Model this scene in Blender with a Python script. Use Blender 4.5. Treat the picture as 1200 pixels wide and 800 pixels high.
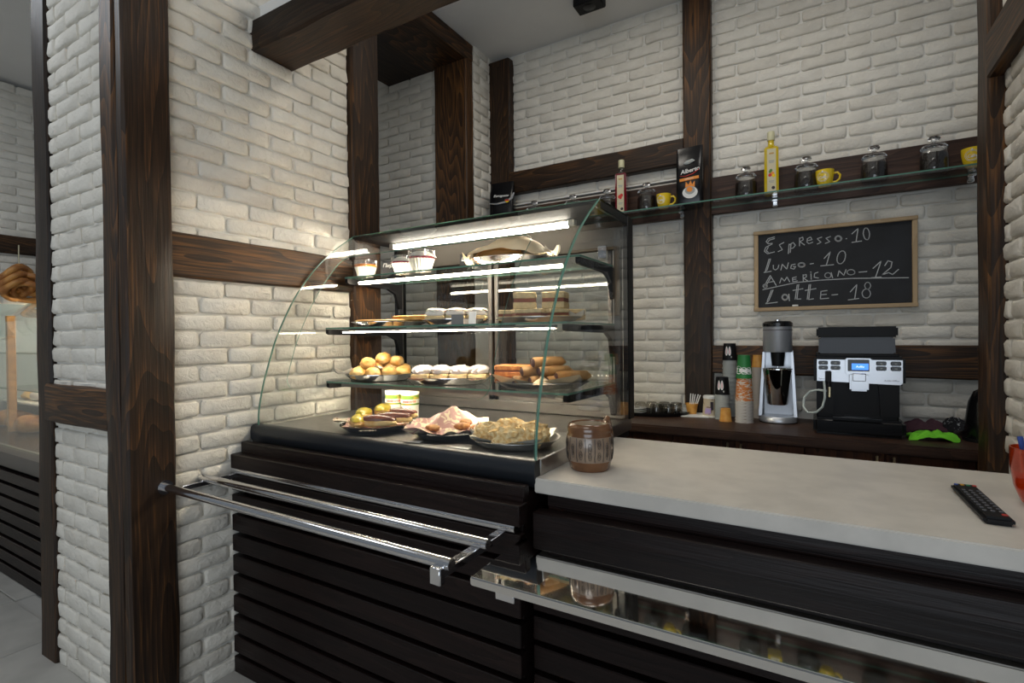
import bpy, bmesh, math, random
from mathutils import Vector, Matrix, noise

# ------------------------------------------------------------------ camera, world, lights, exposure
SC = bpy.context.scene
COL = SC.collection
for o in list(bpy.data.objects):
    bpy.data.objects.remove(o)
cam_d = bpy.data.cameras.new('camera')
cam_d.sensor_width = 36.0
cam_d.lens = 603.71 * 36 / 1200
cam_d.clip_start = 0.05
cam = bpy.data.objects.new('camera', cam_d)
COL.objects.link(cam)
_r = Vector((0.86041289, 0.50948945, -0.01049547))
_u = Vector((0.00427556, 0.01337748, 0.99990138))
_f = Vector((-0.50957961, 0.86037291, -0.00933181))
cam.matrix_world = Matrix(((_r.x, _u.x, -_f.x, 0), (_r.y, _u.y, -_f.y, 0), (_r.z, _u.z, -_f.z, 1.35), (0, 0, 0, 1)))
SC.camera = cam

W = bpy.data.worlds.new('world')
SC.world = W
W.use_nodes = True
_bg = W.node_tree.nodes['Background']
_bg.inputs[0].default_value = (0.80, 0.90, 1.0, 1)
_bg.inputs[1].default_value = 0.17


def area(name, loc, target, sx, sy, energy, color=(1, 1, 1), spread=math.pi):
    d = bpy.data.lights.new(name, 'AREA')
    d.shape = 'RECTANGLE'
    d.size = sx
    d.size_y = sy
    d.energy = energy
    d.color = color
    d.spread = spread
    o = bpy.data.objects.new(name, d)
    COL.objects.link(o)
    o.location = loc
    o.rotation_euler = (Vector(target) - Vector(loc)).to_track_quat('-Z', 'Y').to_euler()
    return o


def spot(name, loc, target, energy, color=(1, 1, 1), angle=80, blend=0.6, radius=0.05):
    d = bpy.data.lights.new(name, 'SPOT')
    d.energy = energy
    d.color = color
    d.spot_size = math.radians(angle)
    d.spot_blend = blend
    d.shadow_soft_size = radius
    o = bpy.data.objects.new(name, d)
    COL.objects.link(o)
    o.location = loc
    o.rotation_euler = (Vector(target) - Vector(loc)).to_track_quat('-Z', 'Y').to_euler()
    return o


area('shop_window_light', (0.5, -3.2, 1.35), (-0.6, 1.8, 1.1), 3.2, 2.0, 62, (0.80, 0.90, 1.0))
area('ceiling_panel_lamp', (-0.6, -0.6, 3.37), (-0.6, -0.6, 0), 1.2, 1.2, 16, (1.0, 0.96, 0.90))
area('ceiling_panel_lamp', (-3.6, 0.2, 3.32), (-3.6, 0.2, 0), 1.0, 1.0, 16, (0.90, 0.95, 1.0))
area('ceiling_panel_lamp', (-1.0, 2.1, 3.37), (-1.0, 2.1, 0), 0.5, 0.5, 8, (1.0, 0.94, 0.84))
area('ceiling_panel_lamp', (0.05, 2.1, 3.37), (0.05, 2.1, 0), 0.5, 0.5, 6, (1.0, 0.96, 0.90))
SC.view_settings.view_transform = 'Standard'
SC.view_settings.look = 'None'
SC.view_settings.gamma = 1.0
SC.view_settings.use_curve_mapping = False
SC.view_settings.exposure = 0.0
SC.cycles.max_bounces = 10
SC.cycles.transparent_max_bounces = 32
SC.cycles.glossy_bounces = 6
SC.cycles.transmission_bounces = 8
SC.cycles.sample_clamp_indirect = 6.0
SC.cycles.caustics_reflective = False
SC.cycles.caustics_refractive = False
random.seed(7)
PI = math.pi

# ------------------------------------------------------------------ materials


def new_mat(name):
    m = bpy.data.materials.new(name)
    m.use_nodes = True
    nt = m.node_tree
    return m, nt, nt.nodes, nt.links, nt.nodes['Principled BSDF']


def pmat(name, col, rough=0.5, metal=0.0, spec=0.5, var=0.0, vscale=8.0, bump=0.0, bscale=60.0, coat=0.0, emit=None,
         trans=0.0, col2=None, sss=0.0, detail=4.0):
    m, nt, N, L, b = new_mat(name)
    b.inputs['Base Color'].default_value = (*col, 1)
    b.inputs['Roughness'].default_value = rough
    b.inputs['Metallic'].default_value = metal
    b.inputs['Specular IOR Level'].default_value = spec
    b.inputs['Coat Weight'].default_value = coat
    b.inputs['Coat Roughness'].default_value = 0.08
    if sss:
        b.inputs['Subsurface Weight'].default_value = sss
        b.inputs['Subsurface Radius'].default_value = (0.01, 0.006, 0.004)
    if trans:
        b.inputs['Transmission Weight'].default_value = trans
    if emit:
        b.inputs['Emission Color'].default_value = (*emit[0], 1)
        b.inputs['Emission Strength'].default_value = emit[1]
    if var or col2 or bump:
        tc = N.new('ShaderNodeTexCoord')
    if var or col2:
        n = N.new('ShaderNodeTexNoise')
        n.inputs['Scale'].default_value = vscale
        n.inputs['Detail'].default_value = detail
        L.new(tc.outputs['Object'], n.inputs['Vector'])
        r = N.new('ShaderNodeValToRGB')
        c2 = col2 if col2 else tuple(min(1, c * (1 + var)) for c in col)
        c1 = col if col2 else tuple(c * (1 - var) for c in col)
        r.color_ramp.elements[0].color = (*c1, 1)
        r.color_ramp.elements[1].color = (*c2, 1)
        r.color_ramp.elements[0].position = 0.38
        r.color_ramp.elements[1].position = 0.62
        L.new(n.outputs['Fac'], r.inputs['Fac'])
        L.new(r.outputs['Color'], b.inputs['Base Color'])
    if bump:
        n2 = N.new('ShaderNodeTexNoise')
        n2.inputs['Scale'].default_value = bscale
        n2.inputs['Detail'].default_value = 5
        L.new(tc.outputs['Object'], n2.inputs['Vector'])
        bp = N.new('ShaderNodeBump')
        bp.inputs['Strength'].default_value = bump
        bp.inputs['Distance'].default_value = 0.004
        L.new(n2.outputs['Fac'], bp.inputs['Height'])
        L.new(bp.outputs['Normal'], b.inputs['Normal'])
    return m


def wood(name, axis, dark, mid, light, rough=0.5, scale=5.0, rings=13.0, fibre=1.0, spec=0.4):
    """stained timber: grain = contour lines of a noise field stretched along the axis"""
    m, nt, N, L, b = new_mat(name)
    tc = N.new('ShaderNodeTexCoord')
    oi = N.new('ShaderNodeObjectInfo')
    mul = N.new('ShaderNodeVectorMath'); mul.operation = 'SCALE'
    comb = N.new('ShaderNodeCombineXYZ')
    for k in range(3):
        L.new(oi.outputs['Random'], comb.inputs[k])
    L.new(comb.outputs[0], mul.inputs[0])
    mul.inputs['Scale'].default_value = 17.3
    add = N.new('ShaderNodeVectorMath'); add.operation = 'ADD'
    mp = N.new('ShaderNodeMapping')
    s = [1.0, 1.0, 1.0]
    s['XYZ'.index(axis)] = 0.13
    mp.inputs['Scale'].default_value = s
    L.new(tc.outputs['Object'], mp.inputs['Vector'])
    L.new(mp.outputs[0], add.inputs[0])
    L.new(mul.outputs[0], add.inputs[1])
    n = N.new('ShaderNodeTexNoise')
    n.inputs['Scale'].default_value = scale
    n.inputs['Detail'].default_value = 2.0
    n.inputs['Roughness'].default_value = 0.4
    L.new(add.outputs[0], n.inputs['Vector'])
    k = N.new('ShaderNodeMath'); k.operation = 'MULTIPLY'; k.inputs[1].default_value = rings
    L.new(n.outputs['Fac'], k.inputs[0])
    pp = N.new('ShaderNodeMath'); pp.operation = 'FRACT'
    L.new(k.outputs[0], pp.inputs[0])
    f = N.new('ShaderNodeTexNoise')
    f.inputs['Scale'].default_value = 150
    f.inputs['Detail'].default_value = 3
    mp2 = N.new('ShaderNodeMapping')
    s2 = [1.0, 1.0, 1.0]
    s2['XYZ'.index(axis)] = 0.03
    mp2.inputs['Scale'].default_value = s2
    L.new(tc.outputs['Object'], mp2.inputs['Vector'])
    L.new(mp2.outputs[0], f.inputs['Vector'])
    big = N.new('ShaderNodeTexNoise')
    big.inputs['Scale'].default_value = 2.2
    L.new(add.outputs[0], big.inputs['Vector'])
    a1 = N.new('ShaderNodeMath'); a1.operation = 'MULTIPLY_ADD'
    a1.inputs[1].default_value = 0.55 * fibre
    a1.inputs[2].default_value = -0.27 * fibre
    L.new(f.outputs['Fac'], a1.inputs[0])
    a2 = N.new('ShaderNodeMath'); a2.operation = 'MULTIPLY_ADD'
    a2.inputs[1].default_value = 0.36
    L.new(pp.outputs[0], a2.inputs[0])
    L.new(a1.outputs[0], a2.inputs[2])
    a3 = N.new('ShaderNodeMath'); a3.operation = 'MULTIPLY_ADD'
    a3.inputs[1].default_value = 1.1
    L.new(big.outputs['Fac'], a3.inputs[0])
    a4 = N.new('ShaderNodeMath'); a4.operation = 'SUBTRACT'; a4.inputs[1].default_value = 0.36
    L.new(a3.outputs[0], a4.inputs[0])
    L.new(a2.outputs[0], a3.inputs[2])
    r = N.new('ShaderNodeValToRGB')
    e = r.color_ramp.elements
    e[0].color = (*dark, 1); e[0].position = 0.1
    e[1].color = (*light, 1); e[1].position = 1.0
    e2 = e.new(0.5); e2.color = (*mid, 1)
    L.new(a4.outputs[0], r.inputs['Fac'])
    L.new(r.outputs['Color'], b.inputs['Base Color'])
    b.inputs['Roughness'].default_value = rough
    b.inputs['Specular IOR Level'].default_value = spec
    bp = N.new('ShaderNodeBump')
    bp.inputs['Strength'].default_value = 0.5
    bp.inputs['Distance'].default_value = 0.002
    L.new(a2.outputs[0], bp.inputs['Height'])
    L.new(bp.outputs['Normal'], b.inputs['Normal'])
    return m


def thin_glass(name, tint=(0.97, 0.985, 0.98), ior=1.5, rough=0.0, boost=1.0):
    m = bpy.data.materials.new(name)
    m.use_nodes = True
    nt = m.node_tree
    N, L = nt.nodes, nt.links
    N.remove(N['Principled BSDF'])
    out = N['Material Output']
    t = N.new('ShaderNodeBsdfTransparent'); t.inputs[0].default_value = (*tint, 1)
    g = N.new('ShaderNodeBsdfGlossy'); g.inputs['Roughness'].default_value = rough
    lw = N.new('ShaderNodeLayerWeight'); lw.inputs['Blend'].default_value = 0.5
    pw = N.new('ShaderNodeMath'); pw.operation = 'POWER'; pw.inputs[1].default_value = 5.0
    k = N.new('ShaderNodeMath'); k.operation = 'MULTIPLY_ADD'; k.use_clamp = True
    f0 = ((ior - 1) / (ior + 1)) ** 2 * boost
    k.inputs[1].default_value = 1 - f0
    k.inputs[2].default_value = f0
    L.new(lw.outputs['Facing'], pw.inputs[0])
    L.new(pw.outputs[0], k.inputs[0])
    mx = N.new('ShaderNodeMixShader')
    L.new(k.outputs[0], mx.inputs[0])
    L.new(t.outputs[0], mx.inputs[1])
    L.new(g.outputs[0], mx.inputs[2])
    L.new(mx.outputs[0], out.inputs[0])
    return m


def brick_mat(name, c1, c2):
    m, nt, N, L, b = new_mat(name)
    geo = N.new('ShaderNodeNewGeometry')
    oi = N.new('ShaderNodeObjectInfo')
    n = N.new('ShaderNodeTexNoise'); n.inputs['Scale'].default_value = 11; n.inputs['Detail'].default_value = 6
    L.new(geo.outputs['Position'], n.inputs['Vector'])
    ad = N.new('ShaderNodeMath'); ad.operation = 'MULTIPLY_ADD'; ad.inputs[1].default_value = 0.35
    L.new(oi.outputs['Random'], ad.inputs[0]); L.new(n.outputs['Fac'], ad.inputs[2])
    r = N.new('ShaderNodeValToRGB')
    r.color_ramp.elements[0].color = (*c1, 1); r.color_ramp.elements[0].position = 0.4
    r.color_ramp.elements[1].color = (*c2, 1); r.color_ramp.elements[1].position = 0.85
    L.new(ad.outputs[0], r.inputs['Fac'])
    L.new(r.outputs['Color'], b.inputs['Base Color'])
    b.inputs['Roughness'].default_value = 0.82
    b.inputs['Specular IOR Level'].default_value = 0.25
    v = N.new('ShaderNodeTexNoise'); v.inputs['Scale'].default_value = 34; v.inputs['Detail'].default_value = 7
    v.inputs['Roughness'].default_value = 0.62; v.inputs['Distortion'].default_value = 0.6
    L.new(geo.outputs['Position'], v.inputs['Vector'])
    bp = N.new('ShaderNodeBump'); bp.inputs['Strength'].default_value = 0.55; bp.inputs['Distance'].default_value = 0.016
    L.new(v.outputs['Fac'], bp.inputs['Height'])
    L.new(bp.outputs['Normal'], b.inputs['Normal'])
    return m


def label_mat(name, base, ink, scale=40.0, thr=0.5, stretch=(1, 1, 1), rough=0.6):
    """flat print: irregular ink marks on paper or card"""
    m, nt, N, L, b = new_mat(name)
    tc = N.new('ShaderNodeTexCoord')
    mp = N.new('ShaderNodeMapping'); mp.inputs['Scale'].default_value = stretch
    L.new(tc.outputs['Object'], mp.inputs['Vector'])
    n = N.new('ShaderNodeTexNoise'); n.inputs['Scale'].default_value = scale; n.inputs['Detail'].default_value = 1.5
    n.inputs['Distortion'].default_value = 1.2
    L.new(mp.outputs[0], n.inputs['Vector'])
    r = N.new('ShaderNodeValToRGB')
    r.color_ramp.elements[0].color = (*base, 1); r.color_ramp.elements[0].position = thr
    r.color_ramp.elements[1].color = (*ink, 1); r.color_ramp.elements[1].position = thr + 0.03
    L.new(n.outputs['Fac'], r.inputs['Fac'])
    L.new(r.outputs['Color'], b.inputs['Base Color'])
    b.inputs['Roughness'].default_value = rough
    return m


M = {}
M['brick'] = brick_mat('white_painted_brick', (0.70, 0.66, 0.585), (0.80, 0.765, 0.69))
M['mortar'] = pmat('pale_mortar', (0.78, 0.76, 0.71), 0.9, bump=0.3, bscale=90)
for ax in 'XYZ':
    M['wood' + ax] = wood('dark_stained_timber_' + ax, ax, (0.012, 0.0068, 0.0042), (0.037, 0.0185, 0.0088), (0.20, 0.085, 0.024), 0.5, 3.4, 38.0, 2.0, 0.32)
    M['slat' + ax] = wood('wenge_laminate_' + ax, ax, (0.006, 0.0032, 0.0030), (0.011, 0.0055, 0.0048), (0.022, 0.0105, 0.0085), 0.42, 7, 12, 1.6, 0.22)
    M['walnut' + ax] = wood('walnut_' + ax, ax, (0.030, 0.015, 0.010), (0.062, 0.031, 0.020), (0.13, 0.070, 0.045), 0.45, 6, 14, 1.5, 0.3)
M['cabinet'] = wood('red_brown_veneer', 'Z', (0.035, 0.012, 0.006), (0.10, 0.036, 0.016), (0.2, 0.085, 0.035), 0.4, 7, 9)
M['plaster'] = pmat('white_plaster', (0.80, 0.79, 0.77), 0.9, var=0.03, vscale=2)
M['tile'] = pmat('grey_floor_tile', (0.42, 0.41, 0.385), 0.45, var=0.10, vscale=5, bump=0.05)
M['grout'] = pmat('tile_grout', (0.42, 0.41, 0.39), 0.9)
M['glass'] = thin_glass('clear_glass', (0.985, 0.99, 0.987))
M['glassdoor'] = thin_glass('rear_door_glass', (0.90, 0.92, 0.91), boost=1.6)
M['edge'] = pmat('green_glass_edge', (0.11, 0.245, 0.185), 0.15, spec=0.8, emit=None)
M['chrome'] = pmat('polished_steel', (0.80, 0.80, 0.82), 0.13, 1.0)
M['mirror'] = pmat('mirror_polished_steel', (0.78, 0.77, 0.75), 0.035, 1.0)
M['steel'] = pmat('brushed_steel', (0.50, 0.49, 0.47), 0.32, 1.0, var=0.06, vscale=30)
M['alu'] = pmat('grey_aluminium', (0.16, 0.15, 0.14), 0.5, 0.6)
M['darkpanel'] = pmat('dark_canopy_underside', (0.014, 0.014, 0.014), 0.7, spec=0.12)
M['bronze'] = pmat('dull_bronze_profile', (0.014, 0.0115, 0.008), 0.7, spec=0.2)
M['silver'] = pmat('satin_silver', (0.60, 0.62, 0.66), 0.34, 0.65)
M['black'] = pmat('black_plastic', (0.008, 0.008, 0.009), 0.45, spec=0.16)
M['gloss'] = pmat('gloss_black', (0.005, 0.005, 0.006), 0.22, spec=0.35)
M['trim'] = pmat('graphite_profile', (0.022, 0.025, 0.03), 0.33, 0.3, spec=0.6)
M['tube'] = pmat('lit_tube', (1, 1, 1), 0.5, emit=((1.0, 0.92, 0.77), 75.0))
M['tube2'] = pmat('lit_strip', (1, 1, 1), 0.5, emit=((1.0, 0.87, 0.66), 70.0))
M['tube3'] = pmat('extra_lit_strip', (1, 1, 1), 0.5, emit=((1.0, 0.86, 0.64), 120.0))  # strong glow for the added lower-shelf strip and the second case's tube
M['stone'] = pmat('pale_stone_worktop', (0.60, 0.565, 0.51), 0.42, var=0.07, vscale=9, detail=8)
M['white'] = pmat('white_card', (0.82, 0.82, 0.80), 0.6)
M['offwhite'] = pmat('cream_plastic', (0.70, 0.68, 0.60), 0.45)
M['brass'] = pmat('pale_brass', (0.75, 0.66, 0.45), 0.3, 1.0)
M['chalk'] = pmat('white_chalk', (0.52, 0.53, 0.54), 0.9)
M['board'] = pmat('black_chalkboard', (0.012, 0.013, 0.016), 0.7, var=0.3, vscale=6)
M['pine'] = wood('pale_pine', 'X', (0.42, 0.29, 0.16), (0.52, 0.37, 0.21), (0.60, 0.45, 0.28), 0.5, 6, 6)
M['pineZ'] = wood('pale_pine_upright', 'Z', (0.42, 0.29, 0.16), (0.52, 0.37, 0.21), (0.60, 0.45, 0.28), 0.5, 6, 6)
M['beans'] = pmat('roasted_coffee_beans', (0.012, 0.007, 0.005), 0.4, bump=1.0, bscale=120)
M['yellow'] = pmat('yellow_glaze', (0.85, 0.60, 0.02), 0.22, coat=0.5)
M['orange'] = pmat('orange_card_print', (0.62, 0.27, 0.045), 0.5, col2=(0.70, 0.36, 0.08), vscale=40)
M['green'] = pmat('green_card', (0.02, 0.20, 0.045), 0.5)
M['greycup'] = pmat('grey_card', (0.36, 0.38, 0.37), 0.6)
M['kraft'] = pmat('pale_kraft_card', (0.46, 0.41, 0.37), 0.7)
M['palecup'] = label_mat('pale_printed_card', (0.55, 0.53, 0.50), (0.30, 0.24, 0.20), 60, 0.6, (0.4, 0.4, 3))
M['brickcup'] = label_mat('orange_block_print', (0.62, 0.57, 0.5), (0.55, 0.17, 0.03), 70, 0.44, (0.5, 0.5, 1.8))
M['latte'] = label_mat('beige_printed_card', (0.55, 0.46, 0.33), (0.26, 0.17, 0.10), 24, 0.58)
M['lilac'] = pmat('lilac_print', (0.45, 0.33, 0.62), 0.6)
M['pink'] = pmat('pink_print', (0.72, 0.50, 0.52), 0.6)
M['redliquor'] = pmat('red_syrup', (0.16, 0.004, 0.012), 0.08, coat=0.6, spec=0.6)
M['yelliquor'] = pmat('yellow_syrup', (0.60, 0.44, 0.005), 0.08, coat=0.6, spec=0.6)
M['creamlabel'] = pmat('cream_label', (0.62, 0.56, 0.38), 0.6)
M['creamcap'] = pmat('cream_cap', (0.60, 0.57, 0.36), 0.4)
M['red'] = pmat('red_print', (0.60, 0.03, 0.02), 0.5)
M['darkink'] = pmat('dark_ink', (0.03, 0.02, 0.03), 0.6)
M['gold'] = pmat('gold_ink', (0.50, 0.30, 0.08), 0.5)
M['leafink'] = pmat('leaf_green_ink', (0.08, 0.22, 0.03), 0.5)
M['orangeink'] = pmat('orange_ink', (0.85, 0.28, 0.03), 0.5)
M['screen'] = pmat('blue_lit_screen', (0.02, 0.1, 0.6), 0.3, emit=((0.05, 0.26, 1.0), 1.3))
M['screentext'] = pmat('lit_screen_text', (1, 1, 1), 0.3, emit=((0.8, 0.9, 1.0), 1.2))
M['hopper'] = pmat('smoked_plastic', (0.010, 0.009, 0.013), 0.15, spec=0.22)
M['hose'] = pmat('pale_silicone_hose', (0.52, 0.58, 0.56), 0.4)
M['purplecloth'] = pmat('plum_cloth', (0.085, 0.035, 0.05), 0.95, bump=0.6, bscale=180)
M['limecloth'] = pmat('lime_microfibre', (0.17, 0.62, 0.03), 0.95, bump=0.6, bscale=180)
M['darkcloth'] = label_mat('black_patterned_cloth', (0.012, 0.012, 0.016), (0.35, 0.36, 0.38), 55, 0.62, (1, 1, 1), 0.95)
M['orangeglass'] = pmat('orange_red_glass', (0.95, 0.085, 0.008), 0.08, trans=0.75, coat=0.5)
M['clearplastic'] = thin_glass('clear_plastic', (0.96, 0.96, 0.95), 1.5, 0.22, 5.0)
M['jarglass'] = thin_glass('jar_glass', (0.93, 0.94, 0.94), 1.5, 0.0, 1.7)
M['solidglass'] = pmat('solid_clear_glass', (0.96, 0.97, 0.97), 0.02, trans=1.0)
M['smokeglass'] = thin_glass('tumbler_glass', (0.62, 0.60, 0.56), 1.5, 0.05, 2.5)
# food
M['bun'] = pmat('golden_bun', (0.66, 0.33, 0.07), 0.5, col2=(0.84, 0.58, 0.24), vscale=22, bump=0.4, bscale=70, sss=0.15)
M['cream'] = pmat('whipped_cream', (0.86, 0.80, 0.70), 0.6, bump=0.5, bscale=80, sss=0.2)
M['pinkcream'] = pmat('pink_tinged_cream', (0.86, 0.74, 0.68), 0.6, bump=1.0, bscale=90, col2=(0.88, 0.82, 0.77), vscale=40)
M['sponge'] = pmat('pale_sponge', (0.72, 0.55, 0.29), 0.85, bump=0.8, bscale=160, var=0.12, vscale=50)
M['choc'] = pmat('milk_chocolate_glaze', (0.16, 0.045, 0.022), 0.25, coat=0.4, bump=0.3, bscale=50)
M['filling'] = pmat('red_brown_filling', (0.26, 0.075, 0.035), 0.6, bump=0.6, bscale=110)
M['honeycake'] = pmat('honey_cake', (0.40, 0.13, 0.035), 0.7, bump=0.9, bscale=120, col2=(0.58, 0.24, 0.06), vscale=55)
M['caramel'] = pmat('caramel_top', (0.70, 0.36, 0.10), 0.5, bump=0.5, bscale=90)
M['yglaze'] = pmat('lemon_glaze', (0.74, 0.56, 0.05), 0.25, coat=0.4, bump=0.25, bscale=40)
M['crumb'] = pmat('pastry_crumb', (0.70, 0.42, 0.14), 0.9, bump=1.0, bscale=170, col2=(0.90, 0.72, 0.40), vscale=75)
M['crepe'] = pmat('rolled_crepe', (0.30, 0.155, 0.05), 0.6, col2=(0.40, 0.235, 0.095), vscale=20, bump=0.3, bscale=80)
M['poppy'] = pmat('dark_berry_filling', (0.07, 0.028, 0.025), 0.5, bump=0.8, bscale=120)
M['tart'] = pmat('baked_tart', (0.40, 0.13, 0.03), 0.5, col2=(0.66, 0.33, 0.10), vscale=48, bump=0.8, bscale=90)
M['jelly'] = pmat('orange_jelly', (0.85, 0.25, 0.02), 0.2, coat=0.4)
M['berry'] = pmat('berry_jelly', (0.22, 0.01, 0.025), 0.2, coat=0.4)
M['bread'] = pmat('brown_crust', (0.34, 0.13, 0.035), 0.5, col2=(0.60, 0.29, 0.08), vscale=16, bump=0.3)
M['parch'] = pmat('baking_parchment', (0.66, 0.50, 0.30), 0.7, col2=(0.74, 0.59, 0.38), vscale=9)
M['palepaper'] = pmat('pale_paper', (0.80, 0.72, 0.58), 0.7)
M['pinkpaper'] = label_mat('pink_patterned_paper', (0.52, 0.29, 0.25), (0.78, 0.64, 0.42), 30, 0.52)
M['creampaper'] = label_mat('cream_scroll_paper', (0.72, 0.62, 0.46), (0.24, 0.12, 0.08), 55, 0.56)
M['mugtop'] = pmat('brown_glaze', (0.13, 0.055, 0.022), 0.2, coat=0.5, col2=(0.19, 0.085, 0.035), vscale=14)
M['mugbody'] = pmat('taupe_glaze', (0.20, 0.14, 0.10), 0.22, coat=0.5, col2=(0.29, 0.215, 0.155), vscale=18)
M['mugin'] = pmat('cream_glaze', (0.42, 0.33, 0.22), 0.25, coat=0.4)
M['groove'] = pmat('dark_glaze_groove', (0.025, 0.018, 0.015), 0.4)
M['milkpot'] = pmat('milky_plastic', (0.55, 0.53, 0.48), 0.5)
M['potlabel'] = label_mat('green_yellow_label', (0.09, 0.19, 0.01), (0.32, 0.24, 0.01), 26, 0.55)
M['haze'] = pmat('bluish_reflection_panel', (0.34, 0.42, 0.43), 0.25)  # bluish reflection on the glass, put into the panel colour
M['lampwood'] = pmat('orange_wood', (0.52, 0.27, 0.09), 0.4, var=0.2, vscale=20)
M['btn1'] = pmat('blue_button', (0.03, 0.07, 0.3), 0.5)
M['btn2'] = pmat('amber_button', (0.6, 0.3, 0.02), 0.5)
M['btn3'] = pmat('green_button', (0.02, 0.2, 0.08), 0.5)
M['btn4'] = pmat('red_button', (0.45, 0.03, 0.02), 0.5)
M['btn5'] = pmat('grey_button', (0.10, 0.10, 0.11), 0.5)

# ------------------------------------------------------------------ mesh helpers


class MB:
    """collects shapes into one bmesh"""

    def __init__(self):
        self.b = bmesh.new()

    def _mi(self, faces, mi):
        for f in faces:
            f.material_index = mi

    def box(self, c, s, mi=0, bev=0.0, seg=1, rot=None, top=None):
        """box centred at c with size s; top=(kx,ky) scales its upper face"""
        vs = []
        for dz in (-1, 1):
            for dx, dy in ((-1, -1), (1, -1), (1, 1), (-1, 1)):
                k = top if (top and dz > 0) else (1, 1)
                v = Vector((dx * s[0] / 2 * k[0], dy * s[1] / 2 * k[1], dz * s[2] / 2))
                if rot:
                    v = rot @ v
                vs.append(self.b.verts.new(v + Vector(c)))
        idx = ((3, 2, 1, 0), (4, 5, 6, 7), (0, 1, 5, 4), (1, 2, 6, 5), (2, 3, 7, 6), (3, 0, 4, 7))
        fs = [self.b.faces.new([vs[i] for i in q]) for q in idx]
        self._mi(fs, mi)
        if bev:
            es = list({e for f in fs for e in f.edges})
            r = bmesh.ops.bevel(self.b, geom=es, offset=bev, segments=seg, affect='EDGES', clamp_overlap=True)
            self._mi(r['faces'], mi)
        return self

    def lathe(self, prof, n=24, c=(0, 0, 0), mi=0, sx=1.0, sy=1.0, flute=0, famp=0.0, close=False, mat=None):
        """prof: (r, z) list; revolve round z; sx, sy squash it; flute corrugates it"""
        rings = []
        for r, z in prof:
            ring = []
            if r < 1e-6:
                v = Vector((0, 0, z))
                if mat: v = mat @ v
                ring = [self.b.verts.new(v + Vector(c))]
            else:
                for i in range(n):
                    a = 2 * PI * i / n
                    rr = r * (1 + famp * math.cos(flute * a)) if flute else r
                    v = Vector((rr * math.cos(a) * sx, rr * math.sin(a) * sy, z))
                    if mat: v = mat @ v
                    ring.append(self.b.verts.new(v + Vector(c)))
            rings.append(ring)
        for a, b in zip(rings, rings[1:]):
            for i in range(n):
                j = (i + 1) % n
                if len(a) == 1 and len(b) == 1:
                    break
                if len(a) == 1:
                    f = self.b.faces.new((a[0], b[j], b[i]))
                elif len(b) == 1:
                    f = self.b.faces.new((a[i], a[j], b[0]))
                else:
                    f = self.b.faces.new((a[i], a[j], b[j], b[i]))
                f.material_index = mi
        return self

    def cyl(self, p0, p1, r0, r1=None, n=12, mi=0, caps=True):
        r1 = r0 if r1 is None else r1
        return self.tube([p0, p1], [r0, r1], n, mi, caps)

    def tube(self, pts, r, n=10, mi=0, caps=True, closed=False):
        pts = [Vector(p) for p in pts]
        rs = r if isinstance(r, (list, tuple)) else [r] * len(pts)
        rings = []
        up = None
        m = len(pts)
        for i, p in enumerate(pts):
            if closed:
                t = (pts[(i + 1) % m] - pts[i - 1]).normalized()
            else:
                t = (pts[min(i + 1, m - 1)] - pts[max(i - 1, 0)]).normalized()
            if up is None:
                up = Vector((0, 0, 1)) if abs(t.z) < 0.9 else Vector((1, 0, 0))
            s = t.cross(up)
            if s.length < 1e-5:
                s = t.orthogonal()
            s.normalize()
            up = s.cross(t).normalized()
            rings.append([self.b.verts.new(p + (s * math.cos(a) + up * math.sin(a)) * rs[i]) for a in [2 * PI * k / n for k in range(n)]])
        prs = list(zip(rings, rings[1:]))
        if closed:
            prs.append((rings[-1], rings[0]))
        for a, b in prs:
            for k in range(n):
                j = (k + 1) % n
                f = self.b.faces.new((a[k], a[j], b[j], b[k]))
                f.material_index = mi
        if caps and not closed:
            for rg, fl in ((rings[0], True), (rings[-1], False)):
                f = self.b.faces.new(list(reversed(rg)) if not fl else rg)
                f.material_index = mi
        return self

    def prism(self, poly, d0, d1, plane='XY', mi=0):
        """polygon in a plane, extruded from d0 to d1 along the third axis"""
        def pt(u, v, w):
            return {'XY': (u, v, w), 'YZ': (w, u, v), 'XZ': (u, w, v)}[plane]
        a = [self.b.verts.new(pt(u, v, d0)) for u, v in poly]
        b = [self.b.verts.new(pt(u, v, d1)) for u, v in poly]
        n = len(poly)
        fs = [self.b.faces.new(a), self.b.faces.new(list(reversed(b)))]
        for i in range(n):
            fs.append(self.b.faces.new((a[i], b[i], b[(i + 1) % n], a[(i + 1) % n])))
        self._mi(fs, mi)
        return self

    def ball(self, c, s, sub=2, amp=0.0, freq=4.0, seed=0, mi=0, zmin=None, rot=None):
        r = bmesh.ops.create_icosphere(self.b, subdivisions=sub, radius=1.0)
        for v in r['verts']:
            p = v.co.copy()
            k = 1 + (amp * noise.noise(p * freq + Vector((seed * 3.1, seed * 1.7, seed))) if amp else 0)
            q = Vector((p.x * s[0] * k, p.y * s[1] * k, p.z * s[2] * k))
            if zmin is not None and q.z < zmin:
                q.z = zmin
            if rot:
                q = rot @ q
            v.co = q + Vector(c)
            for f in v.link_faces:
                f.material_index = mi
        return self

    def mesh(self, name, mats, smooth=40, fix=True):
        if fix:
            bmesh.ops.recalc_face_normals(self.b, faces=self.b.faces)
        me = bpy.data.meshes.new(name)
        self.b.to_mesh(me)
        self.b.free()
        for m in (mats if isinstance(mats, (list, tuple)) else [mats]):
            me.materials.append(m)
        if smooth:
            me.shade_smooth()
            me.set_sharp_from_angle(angle=math.radians(smooth))
        return me


def put(name, me, parent=None, loc=(0, 0, 0), rz=0.0, rot=None):
    o = bpy.data.objects.new(name, me)
    COL.objects.link(o)
    if parent:
        o.parent = parent
    o.location = loc
    o.rotation_euler = rot if rot else (0, 0, rz)
    return o


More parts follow.
